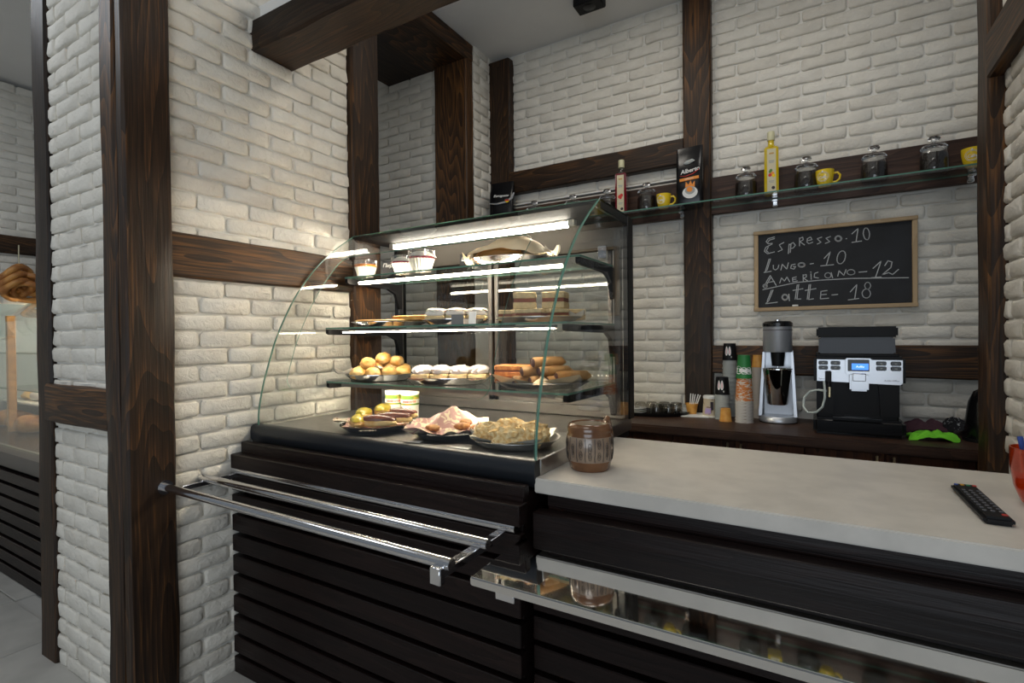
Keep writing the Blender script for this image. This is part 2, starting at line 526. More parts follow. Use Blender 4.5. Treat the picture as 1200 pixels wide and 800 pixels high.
def obj(name, mb, mats, parent=None, loc=(0, 0, 0), rz=0.0, smooth=40, rot=None, fix=True):
    return put(name, mb.mesh(name, mats, smooth, fix), parent, loc, rz, rot)


def tag(o, label, cat, group=None, kind=None):
    o['label'] = label
    o['category'] = cat
    if group: o['group'] = group
    if kind: o['kind'] = kind
    return o


def thing(name, label, cat, loc=(0, 0, 0), rz=0.0, group=None):
    o = bpy.data.objects.new(name, None)
    o.empty_display_size = 0.05
    COL.objects.link(o)
    o.location = loc
    o.rotation_euler = (0, 0, rz)
    return tag(o, label, cat, group)


def struct(name, mb, mats, parent=None, loc=(0, 0, 0), smooth=0):
    o = obj(name, mb, mats, parent, loc, smooth=smooth)
    if not parent:
        o['kind'] = 'structure'
    return o


def clone(root, loc, rz, label, group=None):
    """a copy of a thing with copies of its parts and sub-parts"""
    def rec(o, par):
        c = o.copy()
        COL.objects.link(c)
        if par: c.parent = par
        for ch in o.children:
            rec(ch, c)
        return c
    r = rec(root, None)
    r.location = loc
    r.rotation_euler = (0, 0, rz)
    r['label'] = label
    if group: r['group'] = group
    return r


_TXT = {}


def text_mesh(s, size, mat, align='CENTER', shear=0.0, bold=0.0):
    cu = bpy.data.curves.new('lettering', 'FONT')
    cu.body = s
    cu.size = size
    cu.align_x = align
    cu.align_y = 'CENTER'
    cu.shear = shear
    cu.offset = bold
    cu.resolution_u = 3
    o = bpy.data.objects.new('lettering', cu)
    COL.objects.link(o)
    dg = bpy.context.evaluated_depsgraph_get()
    me = bpy.data.meshes.new_from_object(o.evaluated_get(dg))
    bpy.data.objects.remove(o)
    bpy.data.curves.remove(cu)
    me.materials.clear()
    me.materials.append(mat)
    return me


def wrap(me, rfun, zc=0.0, a0=-PI / 2, eps=0.0008, sub=True):
    """bend lettering in x,y round a cone: angle from x, height from y"""
    if sub:
        b = bmesh.new(); b.from_mesh(me)
        bmesh.ops.triangulate(b, faces=b.faces)
        b.to_mesh(me); b.free()
    for v in me.vertices:
        z = zc + v.co.y
        r = rfun(z) + eps
        a = a0 + v.co.x / r
        v.co = Vector((r * math.cos(a), r * math.sin(a), z))
    return me


# lettering made first, while the scene is still small
T = {}
T['bag'] = text_mesh('Alberto', 0.033, M['white'], shear=0.25, bold=0.0006)
T['banner'] = text_mesh('ESPRESSO', 0.011, M['white'])
T['lbag'] = text_mesh('Eurogusto', 0.026, M['white'], shear=0.3, bold=0.0004)
T['green'] = text_mesh('\u0254aa', 0.062, M['white'], bold=0.004)
T['cafe'] = text_mesh('Cafe', 0.018, M['white'], bold=0.0004)
T['tag1'] = text_mesh('\u041f\u0438\u0440\u043e\u0433 \u0441', 0.026, M['white'], shear=0.3)
T['tag1b'] = text_mesh('20', 0.026, M['white'], shear=0.2)
T['tag2'] = text_mesh('\u0428\u0430\u0440\u043b\u043e\u0442', 0.024, M['white'], shear=0.3)
T['tag2b'] = text_mesh('3 \u0432\u0438\u0434', 0.026, M['white'], shear=0.2)
T['pot'] = text_mesh('\u041c\u0430\u0439\u043e\u043d\u0435\u0437', 0.0155, M['red'], bold=0.0006)
T['disp'] = text_mesh('Aulika', 0.013, M['screentext'], shear=0.2)
T['saeco'] = text_mesh('Saeco', 0.011, M['darkink'])
T['model'] = text_mesh('Aulika Office', 0.011, M['darkink'], shear=0.3)

# ------------------------------------------------------------------ room shell
CEIL = 3.385
XL, YB, XR = -2.07, 3.25, 0.576     # brick face planes: left wall, back wall, right wall
PITCH, BL, BH, BD = 0.0665, 0.206, 0.0592, 0.013
MOD = 0.2145


def brick_mesh(L, seed):
    rnd = random.Random(seed)
    m = MB()
    hx, hz, c = L / 2, BH / 2, 0.009
    base = [(-hx + c, -hz), (-hx * .3, -hz), (hx * .35, -hz), (hx - c, -hz), (hx, -hz + c), (hx, hz - c),
            (hx - c, hz), (hx * .3, hz), (-hx * .35, hz), (-hx + c, hz), (-hx, hz - c), (-hx, -hz + c)]
    out = [(x + rnd.uniform(-.002, .002), z + rnd.uniform(-.0022, .0022)) for x, z in base]
    rings = []
    for k, (y, sx, sz) in enumerate(((0.004, 1, 1), (-BD * .62, 1, 1), (-BD, 1 - 0.009 / hx, 1 - 0.007 / hz))):
        rings.append([m.b.verts.new((x * sx, y + (rnd.uniform(-.0025, .0025) if k else 0), z * sz)) for x, z in out])
    for a, b in zip(rings, rings[1:]):
        for i in range(12):
            m.b.faces.new((a[i], a[(i + 1) % 12], b[(i + 1) % 12], b[i]))
    m.b.faces.new(rings[2])
    me = m.mesh('brick', M['brick'], 60, fix=False)
    return me


BRICKS = [brick_mesh(BL, 100 + i) for i in range(10)]
HALVES = [brick_mesh(BL / 2 - 0.005, 200 + i) for i in range(5)]


def brick_face(parent, origin, rz, u0, u1, z0, z1, zph, uph, near, seed, holes=(), limit=300):
    """lay single bricks on a wall face; local x runs along the wall, -y points out of it.
    u is measured along local x from origin; near(u, z) ranks bricks by how large they show"""
    rnd = random.Random(seed)
    R = Matrix.Rotation(rz, 4, 'Z')
    lay = []
    k0 = math.floor((z0 - zph) / PITCH)
    k = k0
    while zph + k * PITCH < z1:
        zb = zph + k * PITCH
        zc = zb + PITCH / 2
        if zc < z0 or zc > z1:
            k += 1
            continue
        off = uph + (MOD / 2 if k % 2 else 0) + rnd.uniform(-.006, .006)
        i = math.floor((u0 - off) / MOD)
        while off + i * MOD < u1:
            a, b = off + i * MOD, off + (i + 1) * MOD - 0.0095
            a2, b2 = max(a, u0), min(b, u1)
            i += 1
            if b2 - a2 < 0.02:
                continue
            uc = (a2 + b2) / 2
            if any(h[0] <= a2 and b2 <= h[1] and h[2] <= zb and zb + BH <= h[3] for h in holes):
                continue
            L = b2 - a2
            me = rnd.choice(BRICKS) if L > BL * 0.6 else rnd.choice(HALVES)
            ref = BL if L > BL * 0.6 else BL / 2 - 0.005
            mat = (Matrix.Translation(origin) @ R @ Matrix.Translation((uc, rnd.uniform(-.002, .002), zc))
                   @ Matrix.Rotation(rnd.uniform(-.008, .008), 4, 'Y') @ Matrix.Diagonal((L / ref, 1, rnd.uniform(.97, 1.03), 1)))
            lay.append((near(uc, zc), me, mat))
        k += 1
    lay.sort(key=lambda t: t[0])
    for _, me, mat in lay[:limit]:
        o = put('brick', me, parent)
        o.matrix_local = mat
    rest = lay[limit:]
    if rest:
        bm = bmesh.new()
        for _, me, mat in rest:
            n = len(bm.verts)
            bm.from_mesh(me)
            bm.verts.ensure_lookup_table()
            for v in bm.verts[n:]:
                v.co = mat @ v.co
        me = bpy.data.meshes.new('bricks')
        bm.to_mesh(me); bm.free()
        me.materials.append(M['brick'])
        me.shade_smooth()
        o = put('small_bricks', me, parent)
        o['kind'] = 'stuff'
    return len(lay)


def wallbox(name, x0, x1, y0, y1, z0=0.0, z1=CEIL, mat='mortar'):
    return struct(name, MB().box(((x0 + x1) / 2, (y0 + y1) / 2, (z0 + z1) / 2), (x1 - x0, y1 - y0, z1 - z0)), M[mat])


# floor with single tiles where they show
fl = struct('floor', MB().box((-1.5, 0.5, -0.03), (9.5, 9.0, 0.05)), M['grout'])
tm = MB().box((0, 0, 0), (0.594, 0.594, 0.012), 0, 0.002).mesh('floor_tile', M['tile'], 0)
for i in range(-6, 1):
    for j in range(-1, 3):
        if i >= -2 and j >= 2: continue
        put('floor_tile', tm, fl, (-2.40 + i * 0.6 + 0.3, -0.23 + j * 0.6 + 0.3, -0.002))
struct('ceiling', MB().box((-2.2, 0.9, CEIL + 0.03), (8.2, 5.6, 0.06)), M['plaster'])

D = lambda X, Y: (lambda u, z: 0)
wl = wallbox('wall_left', -2.88, XL, 0.885, 1.856)
# +X face: local x -> +Y
brick_face(wl, (XL, 0, 0), PI / 2, 0.98, 1.855, 0.0, CEIL, 1.517 - 30 * PITCH, 1.106 - MOD / 2 * ((30 - 1) % 2), lambda u, z: u + 0.3 * abs(z - 1.2), 11,
           holes=((0.9, 1.9, 1.585, 1.75),))
# -Y end face: local x -> +X
brick_face(wl, (0, 0.885, 0), 0, -2.745, -2.16, 0.0, CEIL, 1.517 - 30 * PITCH + 0.01, -2.563, lambda u, z: abs(z - 1.2), 12,
           holes=((-2.8, -2.1, 1.02, 1.175),))
wj = struct('wall_rear_left', MB().box((-2.56, 3.22, CEIL / 2), (0.98, 0.46, CEIL)).box((-2.70, 2.96, CEIL / 2), (0.70, 0.06, CEIL)), M['mortar'])
brick_face(wj, (0, 2.93, 0), 0, -2.93, -2.2, 0.9, 3.27, 3.011 - 45 * PITCH, -2.80, lambda u, z: -z, 13, limit=150)
brick_face(wj, (XL, 0, 0), PI / 2, 2.99, 3.24, 1.7, CEIL, 3.011 - 45 * PITCH, 2.97, lambda u, z: -z, 14, limit=150)
wb = wallbox('wall_back', -2.2, 1.4, YB + 0.004, YB + 0.2)
n = brick_face(wb, (0, YB + 0.004, 0), 0, -1.89, 0.80, 0.92, CEIL, 1.4485 - 30 * PITCH, -0.924, lambda u, z: abs(u - 0.1) + 0.5 * abs(z - 1.7) + (0.8 if (u < -0.75 and z < 2.05) else 0), 15,
               holes=((-0.68, -0.53, 0, 4), (-1.95, -0.6, 2.378, 2.524), (-0.6, 0.9, 1.126, 1.285), (-1.1, 0.9, 2.045, 2.27), (-2, -1.0, 2.1, 2.27)))
wr = wallbox('wall_right', XR, XR + 0.22, 1.2, 2.44)
brick_face(wr, (XR, 0, 0), -PI / 2, -2.43, -1.55, 0.94, 2.245, 1.99 - 25 * PITCH, -2.36, lambda u, z: u, 16)
brick_face(wr, (XR, 0, 0), -PI / 2, -2.43, -2.0, 2.41, CEIL, 1.99 - 25 * PITCH, -2.36, lambda u, z: u, 17)
wf = wallbox('wall_far_left', -5.6, -5.4, -0.6, 3.6, 0, 3.345)
brick_face(wf, (-5.4, 0, 0), PI / 2, 1.05, 2.0, 0.7, 3.335, 2.027 - 30 * PITCH, 1.2, lambda u, z: abs(u - 1.5), 18,
           holes=((0, 3, 2.03, 2.17),))
struct('trim_1', MB().box((-1.86, 1.40, 2.745), (0.42, 0.05, 0.085), 0, 0.003), M['plaster'])   # white boxed ledge over the beam
struct('trim_2', MB().box((0.668, YB - 0.03, 2.42), (0.012, 0.02, 0.29), 0, 0.002), M['white'])   # white conduit beside the right post
struct('trim_3', MB().box((-1.29, YB - 0.045, 2.285), (1.16, 0.05, 0.006), 0, 0.002), M['white'])  # thin white strip above the shelf board


# ------------------------------------------------------------------ timber framing
def timber_mb(sx, sy, sz, seed, jit=0.0035):
    rnd = random.Random(seed)
    S = (sx, sy, sz)
    ax = S.index(max(S))
    o1, o2 = [a for a in range(3) if a != ax]
    n = max(4, int(S[ax] / 0.16))
    c = 0.008
    m = MB()
    h1, h2 = S[o1] / 2, S[o2] / 2
    pts = [(-h1 + c, -h2), (0, -h2), (h1 - c, -h2), (h1, -h2 + c), (h1, 0), (h1, h2 - c), (h1 - c, h2), (0, h2), (-h1 + c, h2), (-h1, h2 - c), (-h1, 0), (-h1, -h2 + c)]
    rings = []
    for i in range(n + 1):
        t = -S[ax] / 2 + S[ax] * i / n
        ring = []
        ja, jb = rnd.uniform(-jit, jit), rnd.uniform(-jit, jit)
        for u, v in pts:
            p = [0, 0, 0]
            p[ax] = t
            p[o1] = u + ja * .5 + rnd.uniform(-jit, jit) * .6
            p[o2] = v + jb * .5 + rnd.uniform(-jit, jit) * .6
            ring.append(m.b.verts.new(p))
        rings.append(ring)
    for a, b in zip(rings, rings[1:]):
        for i in range(12):
            m.b.faces.new((a[i], a[(i + 1) % 12], b[(i + 1) % 12], b[i]))
    m.b.faces.new(rings[0]); m.b.faces.new(rings[-1])
    return m, 'XYZ'[ax]


def timber(name, x0, x1, y0, y1, z0, z1, label, cat, seed, parent=None, jit=0.0035):
    m, ax = timber_mb(x1 - x0, y1 - y0, z1 - z0, seed, jit)
    o = obj(name, m, M['wood' + ax], parent, ((x0 + x1) / 2, (y0 + y1) / 2, (z0 + z1) / 2), smooth=30)
    if label: tag(o, label, cat)
    return o


p2 = thing('timber_post', 'thick dark timber post at the corner of the brick pier, holding the tray rail', 'post', (-2.11, 0.92, 0))
timber('plank', -2.188 + 2.11, -2.088 + 2.11, 0.838 - 0.92, 0.998 - 0.92, 0.0, CEIL, None, None, 2, p2)
timber('plank', -2.082 + 2.11, -2.03 + 2.11, 0.842 - 0.92, 0.998 - 0.92, 0.0, CEIL, None, None, 3, p2)
timber('timber_post', -2.885, -2.742, 0.862, 1.02, 0.0, CEIL, 'narrow dark timber post at the far left edge of the brick pier', 'post', 4)
timber('timber_crossbeam', -2.744, -2.188, 0.842, 0.95, 1.022, 1.174, 'short greyish timber rail between the two posts on the narrow end of the pier', 'beam', 5)
timber('timber_rail', -2.12, -2.043, 0.995, 1.87, 1.585, 1.752, 'horizontal brown timber band across the left brick wall behind the case end', 'beam', 6)
timber('timber_post', -2.2, -2.03, 1.858, 2.045, 0.0, 3.26, 'dark timber door post rising behind the left end of the display case', 'post', 7)
timber('timber_post', -2.34, -2.062, 2.895, 2.985, 0.0, 3.26, 'dark timber door post on the far jamb, behind the middle of the case', 'post', 8)
timber('timber_lintel', -2.80, -2.055, 1.86, 2.975, 3.262, 3.384, 'black-brown timber lintel bridging the doorway under the ceiling', 'beam', 9)
timber('timber_beam', -2.08, 1.6, 1.335, 1.541, 2.577, 2.708, 'massive ceiling beam with orange grain sticking out of the left brick wall', 'beam', 10, jit=0.005)
timber('timber_post', -2.068, -1.892, 3.19, 3.262, 0.9, 3.35, 'dark timber post in the far corner behind the black coffee packet', 'post', 11)
timber('timber_post', -0.683, -0.526, 3.175, 3.262, 0.88, CEIL, 'tall dark timber post in the middle of the back wall, left of the chalkboard', 'post', 12)
timber('timber_rail', -1.89, -0.685, 3.185, 3.262, 2.372, 2.526, 'upper brown timber band between corner post and middle post, above the jars', 'beam', 13)
timber('timber_rail', -0.526, 0.95, 3.19, 3.262, 1.124, 1.285, 'low dark timber band behind the coffee machine and the drink mixer', 'beam', 14)
timber('timber_post', 0.521, 0.70, 2.432, 2.57, 0.0, CEIL, 'black-brown timber post at the right edge, where the bricks meet the counter', 'post', 15)
timber('timber_beam', 0.518, 0.72, 1.3, 2.436, 2.245, 2.40, 'dark timber header leaving the right post towards the viewer at top right', 'beam', 16)
timber('timber_rail', -5.41, -5.35, 0.8, 2.2, 2.035, 2.172, 'distant dark timber band on the far brick wall at the left edge', 'beam', 17)

# ------------------------------------------------------------------ back counter
bc = thing('back_counter', 'dark walnut back counter along the brick wall with a reddish cabinet below', 'counter', (0, 2.95, 0))
obj('worktop', MB().box((-0.35, 0.0, 0.862), (3.1, 0.585, 0.046), 0, 0.008, 2), M['walnutX'], bc, smooth=30)
obj('carcass', MB().box((-0.35, 0.05, 0.42), (3.06, 0.5, 0.836)), M['cabinet'], bc, smooth=0)
dm = MB().box((0, 0, 0), (0.296, 0.018, 0.76), 0, 0.002).mesh('cabinet_door', M['cabinet'], 30)
hm = MB().cyl((0, -0.028, -0.05), (0, -0.028, 0.05), 0.005, n=8).cyl((0, 0, -0.04), (0, -0.028, -0.04), 0.004, n=6).cyl((0, 0, 0.04), (0, -0.028, 0.04), 0.004, n=6).mesh('handle', M['brass'])
for i in range(10):
    d = put('cabinet_door', dm, bc, (-1.70 + i * 0.3, -0.209, 0.445))
    h = put('handle', hm, d, (0.12 if i % 2 == 0 else -0.12, -0.009, 0.325))
    h['label'] = 'pale brass bar handle'

# ------------------------------------------------------------------ service counter
ct = thing('service_counter', 'low service counter clad in black-brown boards under the pale stone worktop', 'counter', (-0.05, 1.6, 0))
obj('carcass', MB().box((-0.01, 0.03, 0.44), (1.22, 0.60, 0.87)), M['slatX'], ct, smooth=0)
obj('board', MB().box((-0.013, -0.258, 0.878), (1.22, 0.03, 0.036), 0, 0.002), M['slatX'], ct)
obj('board', MB().box((-0.010, -0.309, 0.822), (1.262, 0.045, 0.071), 0, 0.003), M['slatX'], ct)
sl = MB().box((0, 0, 0), (1.262, 0.03, 0.066), 0, 0.003).mesh('slat', M['slatX'], 30)
for i in range(9):
    put('slat', sl, ct, (-0.010, -0.318, 0.035 + 0.0827 * i))
tag(obj('stone_worktop', MB().box((-0.065, 1.655, 0.9195), (1.282, 0.69, 0.043), 0, 0.003, 2), M['stone']),
    'pale beige stone worktop of the service counter, carrying mug, remote and orange vase', 'worktop')

# steel parcel shelf in front of the counter
ps = thing('parcel_shelf', 'mirror-polished steel shelf hung on the counter front', 'shelf', (-0.692, 0.965, 0.798))
ps.rotation_euler = (0.023, 0, 0)
obj('shelf_plate', MB().box((0.62, 0.153, -0.0105), (1.24, 0.306, 0.021), 0, 0.003, 2), M['mirror'], ps)
for x in (0.062, 0.9):
    obj('bracket', MB().box((x + 0.025, 0.155, -0.032), (0.05, 0.29, 0.02), 0, 0.002), M['chrome'], ps)

# tray rail
tr = thing('tray_rail', 'chrome tray rail of three tubes running along the slatted case front', 'tray rail', (-1.38, 1.08, 0.82))
for y, x0, x1 in ((-0.125, -0.665, 0.645), (0.015, -0.672, 0.655), (0.145, -0.672, 0.662)):
    obj('rail', MB().cyl((x0, y, 0), (x1, y, 0), 0.0145, n=16), M['chrome'], tr)
obj('bracket', MB().box((0.618, -0.002, -0.021), (0.028, 0.29, 0.02), 0, 0.002).box((0.618, -0.145, -0.022), (0.032, 0.022, 0.042), 0, 0.003), M['chrome'], tr)
obj('bracket', MB().box((-0.66, 0.06, -0.021), (0.026, 0.25, 0.02), 0, 0.002), M['chrome'], tr)
obj('mounting_flange', MB().lathe([(0, -0.006), (0.026, -0.006), (0.026, 0.004), (0, 0.004)], 16, mat=Matrix.Rotation(PI / 2, 4, 'Y')), M['chrome'], tr, (-0.647, -0.125, 0))

# ------------------------------------------------------------------ display case
PL = thing('display_case_plinth', 'slatted black-brown plinth carrying the glass display case', 'plinth', (-1.37, 1.7, 0))
obj('carcass', MB().box((0.005, 0.0, 0.45), (1.31, 0.9, 0.895)), M['slatX'], PL, smooth=0)
obj('board', MB().box((-0.008, -0.432, 0.907), (1.34, 0.03, 0.043), 0, 0.003), M['slatX'], PL)
obj('board', MB().box((-0.008, -0.463, 0.857), (1.352, 0.05, 0.058), 0, 0.003), M['slatX'], PL)
sl2 = MB().box((0, 0, 0), (1.352, 0.034, 0.066), 0, 0.003).mesh('slat', M['slatX'], 30)
for i in range(10):
    put('slat', sl2, PL, (-0.008, -0.468, 0.035 + 0.0827 * i - 0.007))

X0, X1 = -2.034, -0.706
PROF = [(1.322, 0.988), (1.325, 1.05), (1.345, 1.15), (1.372, 1.24), (1.402, 1.33), (1.445, 1.425), (1.52, 1.555), (1.63, 1.69), (1.745, 1.79), (1.80, 1.83), (1.852, 1.868)]


def smooth_prof(P, n):
    """Catmull-Rom through the points, resampled evenly"""
    V = [Vector(p) for p in P]
    V = [V[0] * 2 - V[1]] + V + [V[-1] * 2 - V[-2]]
    pts = []
    for i in range(1, len(V) - 2):
        for k in range(10):
            t = k / 10
            a, b, c, d = V[i - 1], V[i], V[i + 1], V[i + 2]
            pts.append(0.5 * ((2 * b) + (-a + c) * t + (2 * a - 5 * b + 4 * c - d) * t * t + (-a + 3 * b - 3 * c + d) * t ** 3))
    pts.append(V[-2])
    L = [0]
    for a, b in zip(pts, pts[1:]):
        L.append(L[-1] + (b - a).length)
    out = []
    for k in range(n + 1):
        s = L[-1] * k / n
        j = max(i for i in range(len(L)) if L[i] <= s + 1e-9)
        j = min(j, len(pts) - 2)
        t = (s - L[j]) / max(1e-9, L[j + 1] - L[j])
        out.append(pts[j].lerp(pts[j + 1], t))
    return out, L[-1]


DC = thing('display_case', 'curved glass refrigerated display case full of pastries', 'display case', (-1.377, 1.75, 0.985))
off = Vector((-1.377, 1.75, 0.985))
prof, plen = smooth_prof(PROF, 46)


def solid(o, th, rim=True, offset=0.0):
    md = o.modifiers.new('thickness', 'SOLIDIFY')
    md.thickness = th
    md.offset = offset
    if rim: md.material_offset_rim = 1
    dg = bpy.context.evaluated_depsgraph_get()
    me = bpy.data.meshes.new_from_object(o.evaluated_get(dg))
    o.modifiers.clear()
    o.data = me
    me.shade_smooth()
    me.set_sharp_from_angle(angle=math.radians(50))
    return o


# front glass with a rounded opening through which the food is taken
def zs(z):
    for i, p in enumerate(prof):
        if p.y >= z:
            return plen * i / (len(prof) - 1)


sa, sb = zs(1.145), zs(1.715)
hx0, hx1, rad = -1.885, -0.885, 0.055
rows = [plen * i / 46 for i in range(47)]
rows += [sa + rad * (1 - math.cos(k * PI / 16)) for k in range(9)] + [sb - rad * (1 - math.cos(k * PI / 16)) for k in range(9)]
rows = sorted(set(round(r, 5) for r in rows))


def at_s(s):
    t = s / plen * (len(prof) - 1)
    j = min(int(t), len(prof) - 2)
    return prof[j].lerp(prof[j + 1], t - j)


m = MB()
grid = []
for s in rows:
    if s <= sa or s >= sb: ins = rad
    elif s < sa + rad: ins = rad - math.sqrt(max(0, rad ** 2 - (sa + rad - s) ** 2))
    elif s > sb - rad: ins = rad - math.sqrt(max(0, rad ** 2 - (s - sb + rad) ** 2))
    else: ins = 0
    p = at_s(s)
    grid.append([m.b.verts.new(Vector((x, p.x, p.y)) - off) for x in (X0 + 0.006, hx0 + ins, hx1 - ins, X1 - 0.006)])
for i, (a, b) in enumerate(zip(grid, grid[1:])):
    inside = rows[i] >= sa - 1e-4 and rows[i + 1] <= sb + 1e-4
    for k in range(3):
        if k == 1 and inside: continue
        m.b.faces.new((a[k], a[k + 1], b[k + 1], b[k]))
g = obj('front_glass', m, [M['glass'], M['edge']], DC, smooth=60)
g['label'] = 'curved front pane with a rounded opening'
solid(g, 0.0035)

for nm, x in (('left', X0), ('right', X1)):
    poly = [(p.x, p.y) for p in prof] + [(2.20, 1.868), (2.20, 0.985)]
    m = MB()
    m.b.faces.new([m.b.verts.new(Vector((x, y, z)) - off) for y, z in poly])
    g = obj('end_panel', m, [M['glass'], M['edge']], DC, smooth=0)
    solid(g, 0.008)

obj('base_nose', MB().prism([(-0.43, -0.075), (-0.445, -0.05), (-0.447, -0.02), (-0.443, -0.004), (-0.434, 0.004), (-0.40, 0.004), (-0.40, -0.075)], -0.685, 0.675, 'YZ'), M['trim'], DC, smooth=50)
obj('deck', MB().box((0, 0.02, -0.010), (1.335, 0.85, 0.016), 0, 0.002), M['steel'], DC)
obj('base_frame', MB().box((0, 0.02, -0.047), (1.33, 0.86, 0.055)), M['trim'], DC)
obj('side_skirt', MB().box((0.672, 0.02, -0.02), (0.012, 0.86, 0.05), 0, 0.003), M['steel'], DC)
obj('top_panel', MB().box((0, 0.287, 0.875), (1.345, 0.36, 0.016), 0, 0.002), M['darkpanel'], DC)
obj('top_trim', MB().box((0.666, 0.287, 0.862), (0.018, 0.37, 0.03), 0, 0.003), M['trim'], DC)
obj('rear_header', MB().box((0, 0.44, 0.805), (1.32, 0.03, 0.125), 0, 0.003), M['bronze'], DC)
obj('rear_sill', MB().box((0, 0.44, 0.025), (1.32, 0.04, 0.05), 0, 0.003), M['alu'], DC)
for x in (-0.665, 0.665):
    o = obj('rear_post', MB().box((x, 0.455, 0.44), (0.026, 0.07, 0.88), 0, 0.003), M['black'], DC)
    o = obj('shelf_upright', MB().box((x * 0.955, 0.41, 0.42), (0.03, 0.03, 0.80), 0, 0.002), M['trim'], DC)
for k, (x, y) in enumerate(((-0.345, 0.44), (0.285, 0.452))):
    d = obj('sliding_door', MB().box((x, y, 0.395), (0.62, 0.006, 0.69)), M['glassdoor'], DC, smooth=0)
    for s in (-1, 1):
        obj('door_stile', MB().box((x + s * 0.30, y, 0.395), (0.02, 0.014, 0.70), 0, 0.002), M['alu'], d)
    obj('door_rail', MB().box((x, y, 0.06), (0.62, 0.014, 0.03), 0, 0.002), M['alu'], d)
o = obj('hinge_plate', MB().box((0.56, 0.42, 0.735), (0.042, 0.006, 0.06), 0, 0.004)
        .cyl((0.548, 0.416, 0.72), (0.548, 0.414, 0.72), 0.004, n=8).cyl((0.572, 0.416, 0.72), (0.572, 0.414, 0.72), 0.004, n=8).cyl((0.56, 0.416, 0.75), (0.56, 0.414, 0.75), 0.004, n=8), M['chrome'], DC)
lt = obj('light_tube', MB().cyl((-0.55, 0.30, 0.848), (0.45, 0.30, 0.848), 0.013, n=12), M['tube'], DC)
lt['label'] = 'lit white tube'
obj('tube_holder', MB().box((-0.57, 0.30, 0.852), (0.03, 0.03, 0.03), 0, 0.003).box((0.47, 0.30, 0.852), (0.03, 0.03, 0.03), 0, 0.003)
    .box((-0.05, 0.30, 0.864), (1.06, 0.02, 0.01)), M['offwhite'], lt)
for k, (z, y0, y1, em) in enumerate(((1.648, 1.77, 2.13, 'tube2'), (1.398, 1.65, 2.14, 'tube2'), (1.145, 1.65, 2.14, 'tube3'))):
    m = MB().box((0.0, (y0 + y1) / 2 - 1.75, z - 0.985), (1.25, y1 - y0, 0.007), 0)
    m.b.normal_update()
    for f in m.b.faces:
        if abs(f.normal.z) < 0.5: f.material_index = 1
    s = obj('glass_shelf', m, [M['glass'], M['edge']], DC, smooth=0)
    s['label'] = ('upper', 'middle', 'lower')[k] + ' glass shelf'
    obj('light_strip', MB().box((-0.02 if k == 0 else 0.0, y0 - 1.75 + 0.045, z - 0.985 - (0.026, 0.0195, 0.0145)[k]), (1.1, 0.016, (0.012, 0.005, 0.003)[k]), 0, 0.001), M[em], s)  # the lower shelf's strip is an added lamp to brighten the case floor
    if k:
        obj('added_strip_cover', MB().box((0.0, y0 - 1.75 + 0.045, z - 0.985 - (0.012, 0.012, 0.008)[k]), (1.12, 0.022, 0.009), 0, 0.001).box((0.0, y0 - 1.75 + (0.033 if k == 2 else 0.055), z - 0.985 - (0.012, 0.014, 0.0145)[k]), (1.12, 0.002, 0.016)), M['alu'], s)  # added cover that hides the glowing strip from above
    for x in (-0.615, 0.615):
        b = MB()
        yy = y0 - 1.75
        b.prism([(yy + 0.0, z - 0.985 - 0.005), (yy + 0.0, z - 0.985 - 0.024), (yy + 0.012, z - 0.985 - 0.03), (yy + 0.14, z - 0.985 - 0.032), (0.30, z - 0.985 - 0.036), (0.355, z - 0.985 - 0.06), (0.385, z - 0.985 - 0.14),
                 (0.405, z - 0.985 - 0.14), (0.405, z - 0.985 - 0.005)], x - 0.009, x + 0.009, 'YZ')
        obj('bracket', b, M['black'], s, smooth=30)

# ------------------------------------------------------------------ food in the case
ZD, ZL, ZM, ZT = 0.984, 1.1495, 1.4025, 1.6525      # deck and shelf tops


def dish(name, label, x, y, z, rx, ry, mat, h=0.022, rz=0.0, group=None, cat='tray'):
    m = MB().lathe([(0, 0.0015), (0.78, 0.0015), (0.80, 0.003), (0.93, h * .75), (1.0, h), (1.0, h + 0.002), (0.97, h + 0.002), (0.92, h * .8), (0.79, 0.005), (0, 0.005)], 36)
    for v in m.b.verts:
        v.co.x *= rx; v.co.y *= ry
    return tag(obj(name, m, M[mat], None, (x, y, z + 0.0005), rz, smooth=50), label, cat, group)


def paper(name, label, x, y, z, sx, sy, mat, rz=0.0, amp=0.01, seed=0, lift=0.03, n=12, peak=None):
    """a crumpled sheet: corners curl up, folds run across; peak=(u,v,h,w) raises a folded point"""
    m = MB()
    g = []
    for i in range(n + 1):
        row = []
        for j in range(n + 1):
            u, v = i / n * 2 - 1, j / n * 2 - 1
            hgt = amp * abs(noise.noise(Vector((u * 2.2 + seed, v * 2.2, seed * 0.7)))) + lift * (max(0, max(abs(u), abs(v)) - 0.55) / 0.45) ** 1.5 * (0.35 + 0.65 * abs(u * v))
            for pk in (peak if isinstance(peak, list) else [peak] if peak else []):
                hgt += pk[2] * max(0, 1 - math.hypot(u - pk[0], v - pk[1]) / pk[3])
            row.append(m.b.verts.new((u * sx, v * sy, hgt)))
        g.append(row)
    for i in range(n):
        for j in range(n):
            m.b.faces.new((g[i][j], g[i + 1][j], g[i + 1][j + 1], g[i][j + 1]))
    o = obj(name, m, M[mat], None, (x, y, z), rz, smooth=25)
    return tag(o, label, 'paper')


